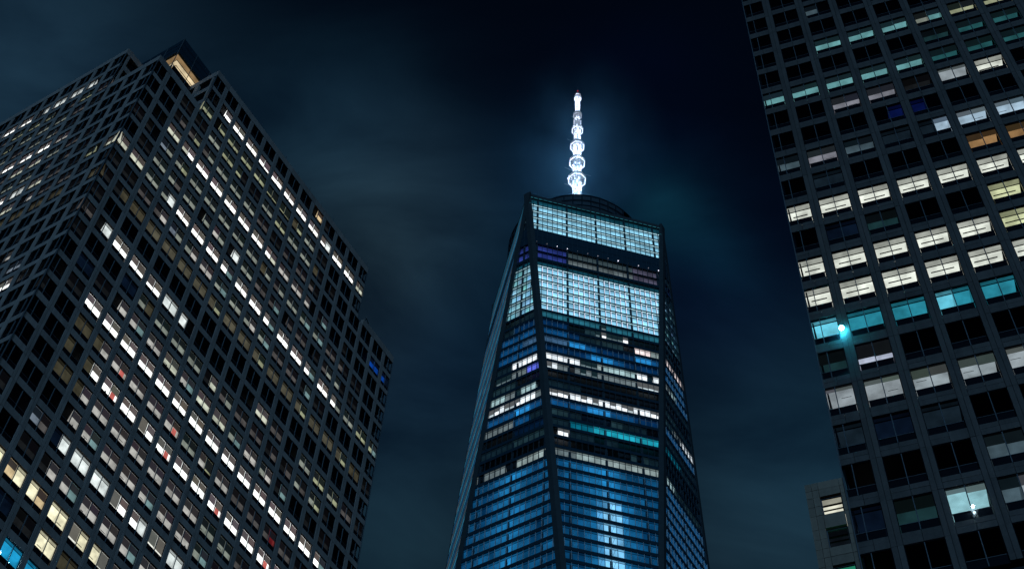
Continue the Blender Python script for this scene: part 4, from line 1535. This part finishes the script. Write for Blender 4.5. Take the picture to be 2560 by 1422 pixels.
# led units on the mast
led = MB()
def bright(z):
    for c_ in (472.4, 484.7):
        if abs(z - c_) < 2.0:
            return 0.10
    # the dark gaps the photograph shows
    for (a, b_) in ((518.5, 522.8), (511.5, 517.5)):
        if a < z < b_:
            return 0.18
    return 1.0
z = 464.5
while z < 537.5:
    r = 1.5 if z < 484 else (1.35 if z < 497 else (1.1 if z < 509 else 0.75))
    for k in range(6):
        a = 2 * math.pi * (k + 0.5 * (int(z * 2) % 2)) / 6
        if random.random() < 0.85:
            p = Vector((r * 0.92 * math.cos(a), r * 0.92 * math.sin(a), z))
            led.box((p.x - 0.21, p.y - 0.21, z), (p.x + 0.21, p.y + 0.21, z + 0.6), M_LIT, em(random.uniform(1.5, 5.0) * bright(z)))
    z += 0.9
led.obj('led_units', mo, 'stuff')
for (z, r, rin) in ((472.4, 3.1, 1.7), (484.7, 2.8, 1.6), (496.8, 2.55, 1.5), (509.2, 2.05, 1.2), (521.0, 1.55, 0.95), (535.0, 1.25, 0.8)):
    p = MB()
    for lv in (0, 1.1):
        for k in range(8):
            a0, a1 = 2 * math.pi * (k + 0.5) / 8, 2 * math.pi * (k + 1.5) / 8
            q0, q1 = Vector((math.cos(a0), math.sin(a0), 0)), Vector((math.cos(a1), math.sin(a1), 0))
            zz = Vector((0, 0, z + lv))
            p.bar(q0 * r + zz, q1 * r + zz, 0.26, M_WHITE)
            if lv == 0:
                if k % 2 == 0 or z > 490:
                    p.poly([q0 * (rin + 0.25) + zz, q0 * (r - 0.35) + zz, q1 * (r - 0.35) + zz, q1 * (rin + 0.25) + zz], M_WHITE)
                p.bar(q0 * rin + zz, q1 * rin + zz, 0.10, M_WHITE)
                p.bar(q0 * rin + zz, q0 * r + zz, 0.08, M_WHITE)
                p.bar((q0 + q1) / 2 * rin + zz, (q0 + q1) / 2 * r + zz, 0.05, M_WHITE)
                p.bar(q0 * (r + rin) / 2 + zz, q1 * (r + rin) / 2 + zz, 0.05, M_WHITE)
                p.bar(q0 * r + zz, q0 * r + zz + Vector((0, 0, 1.1)), 0.06, M_WHITE)
                if r > 2:
                    p.bar(q0 * (rin + 0.2) + zz, q0 * (rin + 0.2) - Vector((0, 0, 1.6)) + zz, 0.06, M_WHITE)
    for q in range(26):
        a = random.uniform(0, 2 * math.pi)
        rr_ = random.uniform(rin, r + 0.15)
        hh = random.uniform(0.3, 1.5)
        f2 = 0.2 if 518 < z < 523 else 1.0
        xx, yy = rr_ * math.cos(a), rr_ * math.sin(a)
        p.box((xx - 0.12, yy - 0.12, z - 0.3), (xx + 0.12, yy + 0.12, z - 0.3 + hh), M_LIT if q % 2 else M_WHITE, em(random.uniform(0.8, 3.0) * f2))  # half the boxes glow, added to brighten the ring platforms
    p.obj('ring_platform', mo)
    p = MB()
    for k in range(8):
        a0 = 2 * math.pi * (k + 0.5) / 8
        q0 = Vector((math.cos(a0), math.sin(a0), 0)) * (r + 0.02)
        q1 = Vector((math.cos(a0 + math.pi / 4), math.sin(a0 + math.pi / 4), 0)) * (r + 0.02)
        f_ = 0.35 if 518 < z < 523 else 1.0
        p.bar(q0 * 0.985 + Vector((0, 0, z - 0.12)), q1 * 0.985 + Vector((0, 0, z - 0.12)), 0.20, M_LIT, em(2.4 * f_))
    p.obj('led_strip', mo)
ant = MB()
for k in range(10):
    a = 2 * math.pi * k / 10
    ant.bar((1.1 * math.cos(a), 1.1 * math.sin(a), 535), (1.15 * math.cos(a), 1.15 * math.sin(a), 537.2 + random.uniform(0, 1.2)), 0.07, M_LIT, em(1.5))  # rods given their own glow in place of lamplight on them
for s_ in (-1, 1):
    ant.bar((1.25 * s_, 0.1 * s_, 509.5), (1.25 * s_, 0.1 * s_, 517.5), 0.16, M_LIT, em(1.6))  # side antennas likewise glow by themselves
for (z, a, l) in ((478, 0.3, 5.2), (478, 3.4, 4.6), (468, 3.2, 4.4), (500, 3.3, 3.8), (519, 3.2, 2.4)):
    ant.bar((1.2 * math.cos(a), 1.2 * math.sin(a), z), (l * math.cos(a), l * math.sin(a), z + 1.0), 0.05, M_WHITE)
ant.bar((0, 0, 537), (0, 0, 541.4), 0.08, M_STEEL)
ant.obj('antennas', mo)
bc = MB()
bc.sphere((0, 0, 541.8), 0.28, M_LIT, E(170, 36, 44, 0.9))
bc.obj('beacon', mo, None, 'small red aircraft warning lamp at the very tip')
# lamps on the mast
for (z, e) in ((466.5, 9500), (478.5, 9500), (490.5, 8500), (503, 7500), (514, 3500), (529, 6500)):
    ld = bpy.data.lights.new('spire_lamp', 'POINT')
    ld.energy = e
    ld.shadow_soft_size = 1.2
    ld.color = (0.40, 0.66, 1.0)
    o = bpy.data.objects.new('spire_lamp', ld)
    COL.objects.link(o)
    o.location = (WX, WY, z)

# ------------------------------------------------------------------ low cloud drifting round the spire
mt, t, o_ = newmat('mist')
pv = N(t, 'ShaderNodeVolumePrincipled')
pv.inputs['Color'].default_value = (0.30, 0.72, 1.0, 1)  # blue of the halo put into the scattering colour
pv.inputs['Anisotropy'].default_value = 0.2
tcx = N(t, 'ShaderNodeTexCoord')
ln = N(t, 'ShaderNodeVectorMath', operation='LENGTH')
t.links.new(tcx.outputs['Object'], ln.inputs[0])
fall = N(t, 'ShaderNodeMapRange')
fall.inputs['From Min'].default_value = 0.15
fall.inputs['From Max'].default_value = 1.0
fall.inputs['To Min'].default_value = 1.0
fall.inputs['To Max'].default_value = 0.0
fall.interpolation_type = 'SMOOTHSTEP'
t.links.new(ln.outputs['Value'], fall.inputs['Value'])
nzz = N(t, 'ShaderNodeTexNoise')
nzz.inputs['Scale'].default_value = 2.0
nzz.inputs['Detail'].default_value = 3
t.links.new(tcx.outputs['Object'], nzz.inputs['Vector'])
nm2 = N(t, 'ShaderNodeMapRange')
nm2.inputs['From Min'].default_value = 0.35
nm2.inputs['From Max'].default_value = 0.7
nm2.inputs['To Min'].default_value = 0.25
nm2.inputs['To Max'].default_value = 1.6
t.links.new(nzz.outputs['Fac'], nm2.inputs['Value'])
mlt = N(t, 'ShaderNodeMath', operation='MULTIPLY')
t.links.new(fall.outputs[0], mlt.inputs[0])
t.links.new(nm2.outputs[0], mlt.inputs[1])
ml2 = N(t, 'ShaderNodeMath', operation='MULTIPLY')
t.links.new(mlt.outputs[0], ml2.inputs[0])
ml2.inputs[1].default_value = 0.0050
t.links.new(ml2.outputs[0], pv.inputs['Density'])
t.links.new(pv.outputs[0], o_.inputs['Volume'])
mb = MB()
nseg, nring = 24, 12
c0 = Vector((0, 0, 0))
ringsv = []
for i in range(1, nring):
    ph = math.pi * i / nring
    ringsv.append([Vector((math.sin(ph) * math.cos(2 * math.pi * k / nseg), math.sin(ph) * math.sin(2 * math.pi * k / nseg), math.cos(ph))) for k in range(nseg)])
for k in range(nseg):
    k2 = (k + 1) % nseg
    mb.poly([Vector((0, 0, 1)), ringsv[0][k], ringsv[0][k2]], mt)
    mb.poly([Vector((0, 0, -1)), ringsv[-1][k2], ringsv[-1][k]], mt)
    for i in range(len(ringsv) - 1):
        mb.poly([ringsv[i][k], ringsv[i + 1][k], ringsv[i + 1][k2], ringsv[i][k2]], mt)
mist = mb.obj('mist', None, 'stuff')
mist.location = (WX + 2, WY, 494)
mist.scale = (36, 36, 60)  # shaped for the spire's halo; stands in for bloom as well as mist
mist['label'] = 'thin low cloud lit blue around the spire'
mist['category'] = 'mist'
